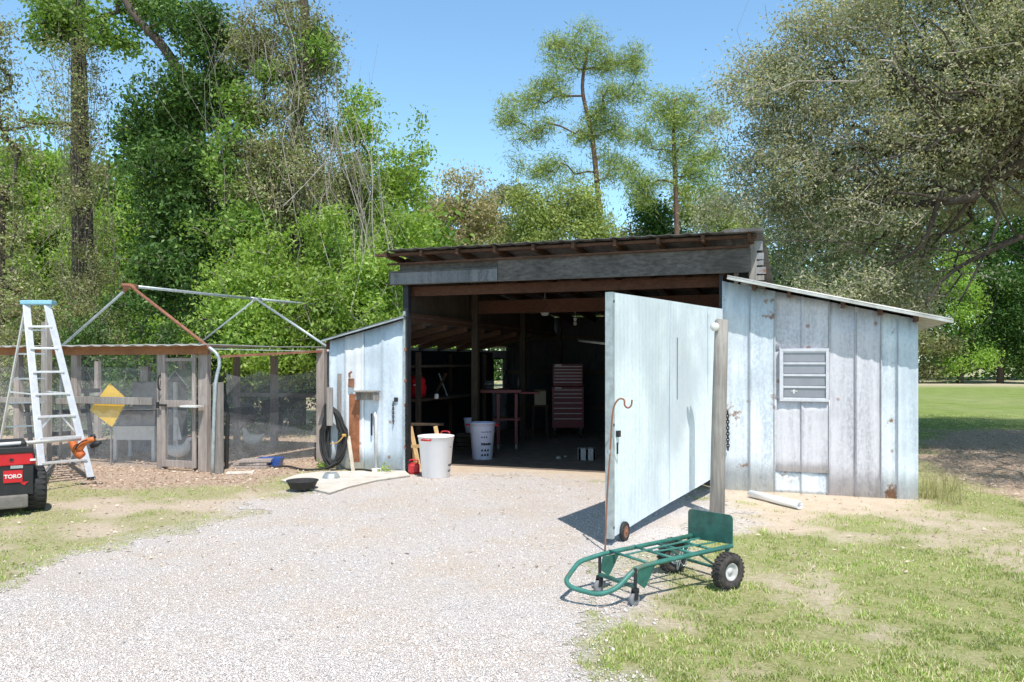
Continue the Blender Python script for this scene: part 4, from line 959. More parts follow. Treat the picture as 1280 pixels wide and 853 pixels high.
# roof: slightly tilted thin sheet with scalloped edge
mb = MB(); k = 60
for i in range(k+1):
    f = i/k; kk_ = ppx(-30)+(ppx(268)-ppx(-30))*f
    for d in (-.22, 1.5, 3.3): mb.v.append(tuple(PR(kk_, d, zR+.012+.013*math.sin(i*1.9)*(d < 0)+.03*(d > 3))))
for i in range(k):
    for j in range(2):
        a = i*3+j; mb.f.append((a, a+3, a+4, a+1))
o = mb.build('roof_sheet', M['roofedge'], run); md = o.modifiers.new('t', 'SOLIDIFY'); md.thickness = .012
mb = MB(); a_, b_ = Vector(W(268, 436, 11.36)), Vector(W(408, 439, 12.6)); c_ = b_+V_*2; d_ = a_+V_*3
mb.add([a_, b_, c_, d_], [(0,1,2,3)]); o = mb.build('roof_sheet', M['roofedge'], run); md = o.modifiers.new('t', 'SOLIDIFY'); md.thickness = .012
# netting
def netsheet(pts_bot, pts_top, m, name='netting', nn=30, wave=.02):
    mb = MB()
    def lerp(P, f):
        g = f*(len(P)-1); i = min(int(g), len(P)-2); return Vector(P[i]).lerp(Vector(P[i+1]), g-i)
    rws = 8
    for i in range(nn+1):
        f = i/nn; a, b = lerp(pts_bot, f), lerp(pts_top, f)
        for j in range(rws): mb.v.append(tuple(a.lerp(b, j/(rws-1))+V_*rnd(-wave, wave)))
    for i in range(nn):
        for j in range(rws-1):
            q = i*rws+j; mb.f.append((q, q+rws, q+rws+1, q+1))
    return mb.build(name, m, run, smooth=True)
w1 = ppx(-20); w2 = ppx(194)
netsheet([PR(w1, .02, 0), PR(w2, .02, 0)], [PR(w1, .02, 1.50), PR((w1+w2)/2, .02, 1.52), PR(w2+.4, .02, 1.50), PR(w2, .02, 1.44)], M['net'])
netsheet([PR(w1, .03, 1.45), PR(w2, .03, 1.45)], [PR(w1, .03, zR), PR(w2, .03, zR)], M['netlight'])
netsheet([PR(ga, -.012, .1), PR(gb, -.012, .1)], [PR(ga, -.012, 1.62), PR(gb, -.012, 1.6)], M['net'], nn=6, wave=.005)
# right side netting: from post to behind the lean-to
A = Vector((-4.08, 11.75, 0)); B = Vector((-3.05, 13.15, 0))
A = Vector(G(283, 586)); B = Vector(W(412, 560, 13.4)); B.z = 0
tops = []
for f, z in ((0, 1.42), (.15, 1.35), (.3, 1.46), (.5, 1.36), (.7, 1.40), (.85, 1.5), (1, 1.55)):
    p = A.lerp(B, f); p.z = z; tops.append(p)
netsheet([A, B], tops, M['net'], nn=40, wave=.015)
C_ = Vector(PR(ppx(341, 3.0), 3.0, 0)); netsheet([PR(ppx(225, 3.2), 3.2), C_, Vector((-2.6, 14.6, 0))], [PR(ppx(225, 3.2), 3.2, 1.45), C_+Z*1.35, Vector((-2.6, 14.6, 1.45))], M['net'])
netsheet([PR(ppx(225, 3.2), 3.2), PR(ppx(-20, 3.2), 3.2)], [PR(ppx(225, 3.2), 3.2, 1.0), PR(ppx(-20, 3.2), 3.2, 1.0)], M['net'])
# dark shade cloth sash, sagging diagonally
mb = MB(); p0, p1 = A+Z*.78, Vector(W(408, 482, 13.3)); k = 24
for i in range(k+1):
    f = i/k; c = Vector(p0).lerp(p1, f)+Z*(-.08*math.sin(f*3.14)+.02*math.sin(f*19)); w_ = .05+.06*abs(math.sin(f*3+.4))
    for j in range(4): mb.v.append(tuple(c+Z*(w_*(j/3*2-1))+V_*(-.06+.03*math.sin(j*2+f*9))))
for i in range(k):
    for j in range(3):
        a = i*4+j; mb.f.append((a, a+4, a+5, a+1))
mb.build('shade_cloth', M['netdark'], run, smooth=True)
mb = MB(); mb.tube([A+Z*.0, A+Vector((.02, 0, .8)), A+Vector((-.06, 0, 1.15))], .03, 6); mb.build('rolled_cloth', M['black'], run)
# canopy frame (bare pipes)
cf = thing('canopy_frame', (-5.87, 12.3, 0), 'bare pipe frame of an old canopy standing above the chicken run', 'canopy frame')
fa, r_e, l_e = Vector((-5.87, 12.3, 2.76)), Vector((-4.31, 11.38, 1.80)), Vector((-7.43, 13.2, 1.85))
nodes = [fa, Vector((-4.8, 15, 2.77)), Vector((-3.85, 17.5, 2.80))]
def pipe(pts, m, r=.021, name='pipe'):
    mb = MB(); mb.tube(pts, r, 10); mb.build(name, M[m], cf, smooth=True)
pipe([fa, r_e], 'rustpipe', .024); pipe([fa, l_e], 'galv')
pipe(smoothpath([r_e, r_e+Vector((.12, -.02, -.10)), r_e+Vector((.155, -.02, -.25)), Vector((-4.20, 11.32, 1.2)), Vector((-4.235, 11.3, 0))], 5), 'galv', .026, 'leg')
pipe([l_e, Vector((-7.45, 13.2, 0))], 'galv', .024, 'leg')
pipe(nodes[:2], 'galv', .024, 'ridge_pipe'); pipe(nodes[1:], 'galv', .024, 'ridge_pipe')
for nd in nodes[1:]:
    re, le = nd+Vector((1.56, -.92, -.92)), nd+Vector((-1.56, .92, -.92))
    pipe([nd, re], 'galv', .022 if nd is nodes[1] else .018); pipe([nd, le], 'galv', .018); pipe([re, re-Z*1.85], 'galv', .02, 'leg'); pipe([le, le-Z*1.85], 'galv', .02, 'leg')
for nd in nodes:
    mb = MB(); mb.tube([nd-Vector((.06, .12, .0)), nd+Vector((.05, .12, 0))], .034, 10); mb.build('joint', M['galv'] if nd is not fa else M['rustpipe'], cf, smooth=True)
mb = MB(); mb.tube([fa+Vector((-.12, .05, -.07)), fa+Vector((.0, 0, .015)), fa+Vector((.1, -.06, -.05))], .031, 10); mb.build('elbow', M['rustpipe'], cf, smooth=True)
# things inside the run
def hen(px, py, facing, label):
    c = Vector(G(px, py)); t = thing('chicken', c, label, 'chicken', 'white chickens in the run'); d = Vector((math.cos(facing), math.sin(facing), 0))
    def q(a, z, o=0): return c+d*a+Z*z+Vector((-d.y, d.x, 0))*o
    mb = MB(); mb.tube(smoothpath([q(-.23, .30), q(-.16, .25), q(-.07, .20), q(.03, .19), q(.11, .23), q(.14, .30), q(.155, .36), q(.19, .375), q(.21, .37)], 3),
                       [.012, .02, .03, .05, .065, .08, .09, .095, .1, .1, .095, .09, .085, .075, .062, .05, .042, .035, .032, .032, .034, .034, .03, .02, .01], 12); body = mb.build('body', M['feather'], t, smooth=True)
    mb = MB(); mb.obox(q(.15, .395, -.003), d*.06, Vector((-d.y, d.x, 0))*.006, Z*.03); mb.build('comb', M['comb'], t)
    mb = MB(); mb.tube([q(.20, .37), q(.24, .36)], [.012, .001], 6); mb.build('beak', M['beak'], t)
    for s_ in (-.035, .035):
        mb = MB(); mb.tube([q(.02, .14, s_), q(.0, .07, s_), q(.02, .005, s_)], [.02, .008, .007], 6)
        for k_ in (-.5, 0, .5): mb.tube([q(.02, .006, s_), q(.02+.05*math.cos(k_), .005, s_+.05*math.sin(k_))], .004, 4)
        mb.build('leg', M['beak'], t)
hen(316, 563, 2.9, 'white chicken standing in the run right of the gate'); hen(222, 579, .2, 'white chicken crouched just inside the gate')
c = PR(ppx(133), .06); t = thing('yellow_sign', c, 'bright yellow diamond sign caught behind the rail of the run', 'sign')
mb = MB()
for o_ in (.055, .069): mb.v += [tuple(PR(ppx(px_, o_), o_, EYE-(py_-H0)/F*PR(ppx(px_, o_), o_).y)) for px_, py_ in ((137, 479), (160, 500), (140, 534), (112, 513))]
mb.f = [(0,1,2,3), (7,6,5,4)]+[(i, i+4, (i+1) % 4+4, (i+1) % 4) for i in range(4)]; mb.build('plate', M['yellow'], t)
mb = MB(); mb.bar(PR(ppx(133), .09, 0), PR(ppx(133), .09, 1.2), .03, .012); mb.build('stake', M['greywood'], t)
# white bench/nest box
c = Vector(G(168, 584)); Yn = 12.9; t = thing('nest_box', (W(168, 0, Yn)[0], Yn, 0), 'white nest box on legs with a grey wire front inside the run', 'nest box')
xa, xb = W(146, 0, Yn)[0], W(192, 0, Yn)[0]; z0_, z1_ = W(0, 550, Yn)[2], W(0, 533, Yn)[2]
mb = MB(); mb.box(((xa+xb)/2, Yn, (z0_+z1_)/2), (xb-xa, .04, z1_-z0_)); mb.build('front_board', M['whitepaint'], t)
mb = MB(); mb.box(((xa+xb)/2, Yn+.3, z1_+.12), (xb-xa, .5, .24)); mb.build('box', M['coop'], t)
mb = MB()
for i in range(14): mb.box((xa-.05+(xb-xa+.1)*i/13, Yn+.15, z1_+.28+.004*(i % 2)), (.05, .75, .012))
mb.build('corrugated_lid', M['whitepaint'], t)
for (x, y_) in ((xa-.02, Yn), (xb, Yn), (xa-.02, Yn+.5), (xb, Yn+.5)):
    mb = MB(); mb.box((x, y_, z1_/2), (.05, .05, z1_)); mb.build('leg', M['whitepaint'], t)
# small coop
Yk = 14.2; xa, xb = W(160, 0, Yk)[0], W(236, 0, Yk)[0]; xm = W(226, 0, Yk)[0]; t = thing('chicken_coop', ((xa+xb)/2, Yk, 0), 'small grey board coop with a gabled end behind the gate', 'coop')
zt1 = W(0, 478, Yk)[2]; zt2 = W(0, 464, Yk)[2]
mb = MB(); mb.box(((xa+xb)/2-.1, Yk+.3, zt1/2), (xb-xa-.3, .5, zt1)); mb.build('wall', M['coop'], t)
mb = MB(); hw = (xb-xm)*1.6; mb.add([(xb-2*hw, Yk-.05, zt1-.05), (xb-hw, Yk-.05, zt2+.02), (xb, Yk-.05, zt1-.05), (xb-2*hw, Yk+.7, zt1-.05), (xb-hw, Yk+.7, zt2+.02), (xb, Yk+.7, zt1-.05)], [(0,1,4,3), (1,2,5,4)])
o = mb.build('roof', M['galv'], t); md = o.modifiers.new('t', 'SOLIDIFY'); md.thickness = .03
mb = MB(); mb.box((xb-hw, Yk-.02, zt1*.5), (.06, .06, zt1)); mb.build('door_post', M['whitepaint'], t)
# feeder stake
c = Vector(G(221, 576)); t = thing('feeder_stake', c, 'white stake with a pale triangular flag inside the gate', 'stake')
mb = MB(); mb.tube([c, c+Z*.60], .014, 8); mb.build('stake', M['whitepaint'], t)
mb = MB(); mb.add([c+Vector((-.06, 0, .32)), c+Vector((.08, 0, .34)), c+Vector((.0, .03, .68)), c+Vector((-.055, .02, .7))], [(0,1,2,3)]); o = mb.build('flag', M['whitepaint'], t); md = o.modifiers.new('t', 'SOLIDIFY'); md.thickness = .006
# sloping pipe rack at far left behind ladder (gooseneck trailer rail)
t = thing('pipe_rack', W(60, 560, 13.6), 'dark metal rack of stacked rails behind the ladder', 'rack')
for (a, b, y0_, y1_) in ((20, 125, 493, 488), (25, 130, 505, 497), (22, 120, 518, 513), (30, 115, 545, 540)):
    mb = MB(); mb.bar(W(a, y0_, 13.4), W(b, y1_, 13.8), .06, .07); mb.build('rail', M['darkmetal'], t)
for px in (32, 48, 108):
    mb = MB(); mb.bar(W(px, 490, 13.55), W(px+8, 571, 13.55), .05, .06); mb.build('upright', M['darkmetal'], t)
# ------------------------------------------------------------------ ladder
t = thing('step_ladder', (-6.3, 11, 0), 'tall aluminium step ladder with a pale blue top cap', 'ladder')
A_, B_ = Vector(G(54, 607)), Vector(G(114, 600)); TL, TR = Vector(W(33, 382, 11.0)), Vector(W(59, 382, 11.05))
for a, b in ((A_, TL), (B_, TR)):
    mb = MB(); mb.bar(a, b, .03, .09, up=(.5, .6, 0)); r_ = mb.build('rail', M['alu'], t, bevel=.004)
    mb = MB(); mb.box(a+Z*.02, (.06, .1, .04)); mb.build('foot', M['rubber'], r_)
for i in range(7):
    f = [.115, .245, .365, .49, .615, .75, .875][i]
    p, q = A_.lerp(TL, f), B_.lerp(TR, f); z = (p.z+q.z)/2; mb = MB(); mb.bar(p, q, .085, .028); mb.build('step', M['alu'], t, bevel=.003)
mb = MB(); p, q = A_.lerp(TL, .12), B_.lerp(TR, .12)
for (e, g_) in ((p, q), (q, p)):
    mb.bar(e-Z*.17, e.lerp(g_, .28)-Z*.01, .02, .02)
p, q = A_.lerp(TL, .365), B_.lerp(TR, .365)
for (e, g_) in ((p, q), (q, p)): mb.bar(e-Z*.22, e.lerp(g_, .35)-Z*.01, .02, .02)
mb.build('brace', M['alu'], t)
RL, RR = Vector((-7.75, 12.0, 0)), Vector((-7.2, 12.35, 0)); TL2, TR2 = TL+Vector((-.06, .08, 0)), TR+Vector((-.06, .08, 0))
for a, b in ((RL, TL2), (RR, TR2)):
    mb = MB(); mb.bar(a, b, .022, .045); mb.build('rear_rail', M['alu'], t)
for f in (.12, .27, .42, .57, .72, .86):
    mb = MB(); mb.bar(RL.lerp(TL2, f), RR.lerp(TR2, f), .02, .022); mb.build('rear_brace', M['alu'], t)
for a, b in ((A_.lerp(TL, .49), RL.lerp(TL2, .49)), (B_.lerp(TR, .49), RR.lerp(TR2, .49))):
    mb = MB(); mb.bar(a, b, .012, .02); mb.build('spreader', M['alu'], t)
mb = MB(); tc = (TL+TR)/2+Z*.03; dvec = (TR-TL).normalized(); sd = Vector((-dvec.y, dvec.x, 0)); mb.obox(tc-dvec*.20-sd*.04-Z*.02, dvec*.40, sd*.20, Z*.06); mb.build('top_cap', M['capblue'], t, bevel=.012)
# ------------------------------------------------------------------ utility vehicle (only its rear corner is in the frame)
uo = Vector(G(20, 643)); uy = uo.y
t = thing('utility_vehicle', (W(42, 0, uy)[0], uy, 0), 'black and red utility vehicle with dump bed cut off by the left edge', 'utility vehicle')
xr = W(42, 0, uy)[0]; xl = xr-1.25; Yb = uy
zz1 = lambda py: W(0, py, Yb)[2]
mb = MB(); mb.obox((xl, Yb, zz1(618)), (1.25, 0, 0), (0, 1.1, 0), (0, 0, zz1(580)-zz1(618))); mb.obox((xl-.02, Yb+1.1, zz1(618)), (1.29, 0, 0), (0, .03, 0), (0, 0, zz1(578)-zz1(618)))
mb.build('cargo_bed', M['black'], t, bevel=.01)
mb = MB(); mb.add([(xl, Yb-.01, zz1(583)), (xr+.02, Yb-.01, zz1(580)), (xr-.02, Yb-.01, zz1(564)), (xl, Yb-.01, zz1(565)), (xl, Yb+.05, zz1(583)), (xr+.02, Yb+.05, zz1(580)), (xr-.02, Yb+.05, zz1(564)), (xl, Yb+.05, zz1(565))],
                  [(0,1,2,3), (7,6,5,4), (0,4,5,1), (1,5,6,2), (2,6,7,3), (3,7,4,0)])
mb.obox((xr-.05, Yb+.05, zz1(580)), (.05, 0, 0), (0, .5, 0), (0, 0, zz1(565)-zz1(580))); mb.obox((xl, Yb+.05, zz1(580)), (.05, 0, 0), (0, 1.05, 0), (0, 0, zz1(565)-zz1(580)))
tg = mb.build('tailgate', M['redgloss'], t, bevel=.008)
mb = MB(); mb.obox((xl, Yb-.02, zz1(566)), (1.25, 0, 0), (0, .07, 0), (0, 0, zz1(558)-zz1(566))); mb.build('bed_rail', M['black'], t, bevel=.01)
mb = MB(); mb.box((W(18.5, 0, Yb)[0], Yb-.016, zz1(573)), (.035, .012, .02)); mb.build('latch', M['black'], tg)
mb = MB(); mb.box((W(41, 0, Yb)[0], Yb-.02, zz1(574.5)), (.05, .02, .02)); mb.build('reflector', M['whitepaint'], t)
mb = MB(); mb.obox((xl, Yb-.05, zz1(633)), (1.2, 0, 0), (0, .10, 0), (0, 0, zz1(617)-zz1(633))); mb.build('bumper', mk('muddy_plastic', (.22, .20, .18), (.12, .11, .10), 6, .8), t, bevel=.015)
mb = MB(); xm = W(20, 0, Yb)[0]; mb.box((xm, Yb-.006, zz1(594)), (.17, .012, .125)); badge = mb.build('badge', M['redgloss'], t)
cu = bpy.data.curves.new('badge_text', 'FONT'); cu.body = 'TORO'; cu.size = .055; cu.extrude = .002; cu.align_x = 'CENTER'; cu.align_y = 'CENTER'; cu.offset = .0018
cob = bpy.data.objects.new('badge_text_tmp', cu); COL.objects.link(cob); bpy.context.view_layer.update()
me = bpy.data.meshes.new_from_object(cob.evaluated_get(bpy.context.evaluated_depsgraph_get())); bpy.data.objects.remove(cob)
me.transform(Matrix.Translation(Vector((xm, Yb-.0155, zz1(594)))-ORG[badge]) @ Matrix.Rotation(R(90), 4, 'X')); me.materials.clear(); me.materials.append(M['whitepaint'])
lt = bpy.data.objects.new('lettering', me); COL.objects.link(lt); lt.parent = badge
mb = MB(); mb.box((W(24, 0, Yb)[0], Yb-.006, zz1(582.5)), (.11, .01, .03)); mb.build('model_sticker', M['galv'], t)
mb = MB(); mb.add([(xm+.06, Yb-.008, zz1(602)), (xm+.14, Yb-.008, zz1(601)), (xm+.1, Yb-.008, zz1(606))], [(0,1,2)]); mb.build('warning_mark', M['redgloss'], t)
for x in (xr+.03, xl+.1):
    for y_ in (Yb+.28, Yb+2.1): wheel(Vector((x, y_, .235)), Vector((1 if x > xl+.5 else -1, 0, 0)), .235, .2, t, True, M['darkmetal'], M['rubber'])
mb = MB(); mb.obox((xl+.1, Yb+.1, .28), (1.0, 0, 0), (0, 2.3, 0), (0, 0, .08)); mb.obox((xl, Yb+1.25, .36), (1.25, 0, 0), (0, .5, 0), (0, 0, .3)); mb.obox((xl, Yb+2.0, .3), (1.25, 0, 0), (0, .6, 0), (0, 0, .2)); mb.build('chassis', M['black'], t, bevel=.02)
mb = MB(); mb.obox((xl+.1, Yb+1.28, .45), (1.05, 0, 0), (0, .45, 0), (0, 0, .1)); mb.build('seat', M['black'], t, bevel=.03)
t.rotation_euler = (0, 0, R(34))
# pole saw resting on the bed and ladder
p, q = Vector(W(-30, 558, uy+.5)), Vector(W(100, 549, 10.2)); t = thing('pole_saw', p, 'pole tool with orange head resting across the red bed and the ladder', 'pole tool')
mb = MB(); mb.tube([p, q], .022, 10); mb.build('pole', M['whitepaint'], t, smooth=True)
hd = Vector(W(104, 556, 10.25)); mb = MB()
mb.tube(smoothpath([W(88, 549, 10.2), W(94, 560, 10.22), W(100, 568, 10.22), W(103, 571, 10.22)], 3), [.03, .04, .05, .058, .06, .06, .06, .058, .055, .05], 10); mb.tube(smoothpath([W(98, 563, 10.2), W(106, 553, 10.2), W(118, 549, 10.2)], 3), [.045, .045, .042, .04, .038, .036, .034], 10); mb.build('motor_head', M['orange'], t, smooth=True)
mb = MB(); mb.tube([W(114, 558, 10.2), W(121, 555, 10.2), W(126, 553, 10.2)], [.03, .04, .02], 8); mb.bar(W(114, 547, 10.2), W(119, 545, 10.2), .02, .05); mb.tube(smoothpath([W(94, 562, 10.14), W(100, 554, 10.14), W(109, 550, 10.14)]), .008, 6); mb.build('blade_guard', M['darkmetal'], t, smooth=True)
# ------------------------------------------------------------------ VEGETATION
def ell(px, py, Y, rx, ry, rz=None):
    return (W(px, py, Y), (rx/F*Y, (rz if rz else (rx+ry)/2*1.0/F*Y), ry/F*Y))
def fillpts(els, dens, rs, lump=.33):
    out = []
    for c, r in els:
        r = np.array(r); v = r[0]*r[1]*r[2]; n = max(6, int(dens*v**.85)); k = max(4, int(n/8))
        q = rs.normal(size=(k, 3)); q /= np.linalg.norm(q, axis=1)[:, None]; q *= (rs.rand(k)**.4)[:, None]*.86
        j = rs.randint(0, k, n); sz = rs.uniform(.45, 1.3, k)[j][:, None]
        e = rs.normal(size=(n, 3)); e /= np.linalg.norm(e, axis=1)[:, None]
        p = q[j]+e*np.abs(rs.normal(size=n)*.62)[:, None]*lump*sz*np.array([1.15, 1.15, .75])
        out.append(np.array(c)+p*r)
    return np.concatenate(out)
def leaves(P, n_per, spread, size, rs, narrow=.45, droop=0, up=.4):
    C = np.repeat(P, n_per, 0); n = len(C)
    C = C + rs.normal(size=(n, 3))*spread*np.array([1, 1, .75])
    d = rs.normal(size=(n, 3)); d[:, 2] -= droop; d /= np.linalg.norm(d, axis=1)[:, None]
    nr = rs.normal(size=(n, 3)); nr[:, 2] += up; nr[:, 1] -= up*.3
    sd = np.cross(d, nr); sd /= np.linalg.norm(sd, axis=1)[:, None]+1e-9
    L_ = size*rs.uniform(.45, 1.45, (n, 1)); w = L_*narrow
    fold = np.cross(sd, d)*w*.25
    V = np.stack([C-d*L_*.5, C+sd*w*.5+fold, C+d*L_*.5, C-sd*w*.5+fold], 1)
    return V
def tree(name, base, els, leafm, label, cat='tree', group=None, trunk_r=.2, dens=60, n_per=40, spread=.28, size=.11, bark='bark', seed=1, narrow=.45,
         trunk_pts=None, bare=0.0, droop=.0, tip_r=.008, up=.4, branch_vis=True, limb=.34, taper=.62, extra=None, crown_name='crown', twigm='twig'):
    rs = np.random.RandomState(seed); base = Vector(base)
    t = thing(name, base, label, cat, group)
    if group and group.startswith('trees of the wood'): dens *= 1.45
    if group and group.startswith('trees showing'): dens *= 2.3
    tgt = fillpts(els, dens, rs); tgt[:, 2] = np.maximum(tgt[:, 2], .15)
    # skeleton: trunk nodes first, every target joined to the nearest node so far
    if trunk_pts is None:
        cm = tgt.mean(0); trunk_pts = [tuple(base), (base.x*.7+cm[0]*.3, base.y*.7+cm[1]*.3, cm[2]*.45), (base.x*.3+cm[0]*.7, base.y*.3+cm[1]*.7, cm[2]*.95)]
    tp = [Vector(p) for p in smoothpath(trunk_pts, 5)]
    nodes = [tuple(p) for p in tp]; par = [-1]+list(range(len(tp)-1))
    order = np.argsort(np.min([np.linalg.norm(tgt-np.array(p), axis=1) for p in nodes], axis=0))
    NP = np.zeros((len(nodes)+len(tgt)*2, 3)); NP[:len(nodes)] = nodes; cnt = len(nodes)
    plen = list(np.cumsum([0]+[(tp[i+1]-tp[i]).length for i in range(len(tp)-1)]))
    PL = np.zeros(len(NP)); PL[:cnt] = plen
    for i in order:
        d = np.linalg.norm(NP[:cnt]-tgt[i], axis=1); j = int(np.argmin(d+PL[:cnt]*.22))
        a, b = NP[j], tgt[i]; dd2 = np.linalg.norm(b-a)
        if dd2 > .5:      # bend in the middle
            m = (a+b)/2 + rs.normal(size=3)*dd2*.08 + np.array([0, 0, dd2*.06])
            NP[cnt] = m; PL[cnt] = PL[j]+dd2/2; par.append(j); j = cnt; cnt += 1
        NP[cnt] = b; PL[cnt] = PL[j]+np.linalg.norm(b-NP[j]); par.append(j); cnt += 1
    NP = NP[:cnt]; w = np.ones(cnt)
    for i in range(cnt-1, 0, -1): w[par[i]] += w[i]
    rad = np.minimum(np.maximum(tip_r, trunk_r*(w/w[0])**.55), trunk_r*limb)
    # radius of trunk
    mt = MB(); mt.tube(tp, [trunk_r*(1-taper*i/len(tp)) for i in range(len(tp))], 12); mt.build('trunk', M[bark], t, smooth=True)
    n0 = len(tp); idx_ = np.arange(n0, cnt); P1 = NP[idx_]; P0_ = NP[np.array(par)[idx_]]
    ra = np.minimum(rad[np.array(par)[idx_]], rad[idx_]*1.6); rb = rad[idx_]
    d = P1-P0_; d /= np.linalg.norm(d, axis=1)[:, None]+1e-9; a = np.cross(d, [0.01, .02, 1.]); a /= np.linalg.norm(a, axis=1)[:, None]+1e-9; b = np.cross(d, a)
    K = 5; V = []
    for Pq, rr in ((P0_, ra), (P1+d*rb[:, None]*.5, rb)):
        for k_ in range(K):
            an = 2*math.pi*k_/K; V.append(Pq+(a*math.cos(an)+b*math.sin(an))*rr[:, None])
    V = np.stack(V, 1).reshape(-1, 3); fq = np.array([[k_, (k_+1) % K, K+(k_+1) % K, K+k_] for k_ in range(K)])
    FQ = (fq[None]+(np.arange(len(idx_))*2*K)[:, None, None]).reshape(-1, 4)
    thin = rb < max(.016, tip_r*1.25)
    lo = npmesh('limbs', V, FQ, M[bark], t, True); lo.data.materials.append(M[twigm])
    lo.data.polygons.foreach_set('material_index', np.repeat(thin, K).astype(np.int32))
    if n_per:
        P = NP[n0:]; kk2 = rs.rand(len(P)) > bare; P = P[kk2 & (w[n0:] < 60)]
        LV = leaves(P, n_per, spread, size, rs, narrow, droop, up)
        npmesh(crown_name, LV.reshape(-1, 3), np.arange(len(LV)*4).reshape(-1, 4), leafm, t)
    if extra: extra(t, rs)
    return t
def strands(t, items, m, name='vines', seed=3, r=.008, thin=.22):   # items: (p0, p1, n, spread)
    rs = np.random.RandomState(seed); V, Fq_ = [], []; c = 0
    for (p0, p1, n, sp) in items:
        p0, p1 = np.array(p0), np.array(p1)
        for _ in range(max(3, int(n*thin))):
            a = p0+rs.normal(size=3)*sp; b = p1+rs.normal(size=3)*sp*1.1; k = 7; w1 = rs.normal(size=3)*sp*.5; w2 = rs.normal(size=3)*sp*.25; ph = rs.rand()*6
            rr = r*rs.uniform(.3, 1.2)*.7
            for i in range(k+1):
                f = i/k; p = a*(1-f)+b*f+w1*math.sin(f*3.14)+w2*math.sin(f*9+ph)
                V += [p+[rr, 0, 0], p+[-rr*.5, rr*.87, 0], p+[-rr*.5, -rr*.87, 0]]
                if i < k:
                    q = c+i*3; Fq_ += [(q, q+1, q+4, q+3), (q+1, q+2, q+5, q+4), (q+2, q, q+3, q+5)]
            c += (k+1)*3
    return npmesh(name, np.array(V), np.array(Fq_), m, t)
def gb_(px, Y): return ((px-640)/F*Y, Y, 0)
LG = 'trees of the wood behind the chicken run'
# 1 tall vine draped trunk
def ex1(t, rs):
    Yv = 21.7
    strands(t, [(W(99, -60, Yv), W(100, 230, Yv), 60, .22), (W(98, 90, Yv), W(104, 420, Yv), 110, .45), (W(100, 200, Yv-.4), W(110, 520, Yv-.6), 150, .8), (W(30, 240, Yv), W(25, 480, Yv), 30, .4)], M['twig'], r=.011)
    P = fillpts([ell(100, 330, 21.3, 36, 110), ell(90, 430, 20.6, 70, 90), ell(98, 140, 21.3, 17, 150), ell(104, 240, 21.2, 24, 60)], 110, rs)
    LV = leaves(P, 26, .16, .075, rs); npmesh('vine_leaves', LV.reshape(-1, 3), np.arange(len(LV)*4).reshape(-1, 4), L['tangle'], t)
tree('vine_draped_tree', gb_(100, 22), [ell(60, 20, 22, 50, 40), ell(110, 15, 22, 60, 50), ell(190, 10, 22, 60, 45), ell(150, 60, 22, 60, 22), ell(40, 150, 22, 25, 25)], L['mid'],
     'tall thick trunk draped in brown vines behind the ladder', group=LG, trunk_r=.33, dens=34, n_per=34, spread=.24, size=.14, limb=.2, seed=2,
     trunk_pts=[gb_(104, 22), W(104, 330, 22), W(100, 180, 22), W(98, 60, 22), W(92, -60, 22)], extra=ex1)
# 2 leaning tree, its self-shadow put into a darker leaf colour
tree('leaning_tree', gb_(262, 21), [ell(250, 130, 21, 55, 60), ell(225, 230, 20.5, 75, 80), ell(200, 150, 21, 60, 55), ell(240, 330, 20, 80, 80), ell(280, 60, 21, 45, 60), ell(230, 30, 21, 60, 35)], L['dark'],
     'dark leafy tree with a long limb slanting up to the left', group=LG, trunk_r=.24, dens=85, n_per=36, spread=.22, size=.13, seed=3, taper=.8,
     trunk_pts=[gb_(268, 21), W(262, 330, 21), W(246, 160, 21), W(215, 75, 21), W(165, 15, 21), W(140, -30, 21)])
# 3 tangle tree
def ex3(t, rs):
    strands(t, [(W(350, 20, 19.6), W(345, 330, 19.2), 150, .75), (W(395, 70, 19.5), W(400, 300, 19), 70, .4), (W(440, 150, 19), W(455, 330, 18.6), 60, .5), (W(300, 40, 19.6), W(320, 300, 19.2), 60, .7)], M['twig'], r=.011)
    strands(t, [(W(400, 120, 18.8), W(420, 330, 18.2), 50, .5), (W(440, 170, 18.6), W(470, 390, 18), 55, .45), (W(350, 60, 19), W(360, 240, 18.8), 50, .6)], M['twigpale'], 'dead_vines', 8, r=.011)
tree('tangled_tree', gb_(372, 20), [ell(350, 50, 20, 55, 70), ell(385, 90, 20, 35, 100), ell(345, 170, 19.5, 60, 70), ell(390, 230, 19.5, 60, 70), ell(320, 260, 19.5, 50, 70), ell(310, 60, 20.5, 40, 50), ell(440, 215, 19.5, 30, 45)], L['tangle'],
     'tall tree smothered in grey brown tangled vines left of the blue sky', group=LG, trunk_r=.22, dens=85, n_per=30, spread=.2, size=.085, seed=4, extra=ex3,
     trunk_pts=[gb_(372, 20), W(372, 330, 20), W(368, 200, 20), W(384, 60, 20), W(372, -50, 20)])
# green leafy ivy patches on it
tree('leafy_tree', gb_(310, 19), [ell(320, 130, 19.2, 38, 40), ell(300, 200, 19, 45, 50), ell(340, 90, 19.4, 30, 30), ell(290, 290, 18.8, 55, 50), ell(400, 60, 19.6, 22, 45)], L['mid'],
     'green leafy tree wound through the grey tangle', group=LG, trunk_r=.13, dens=60, n_per=30, spread=.2, size=.12, seed=31)
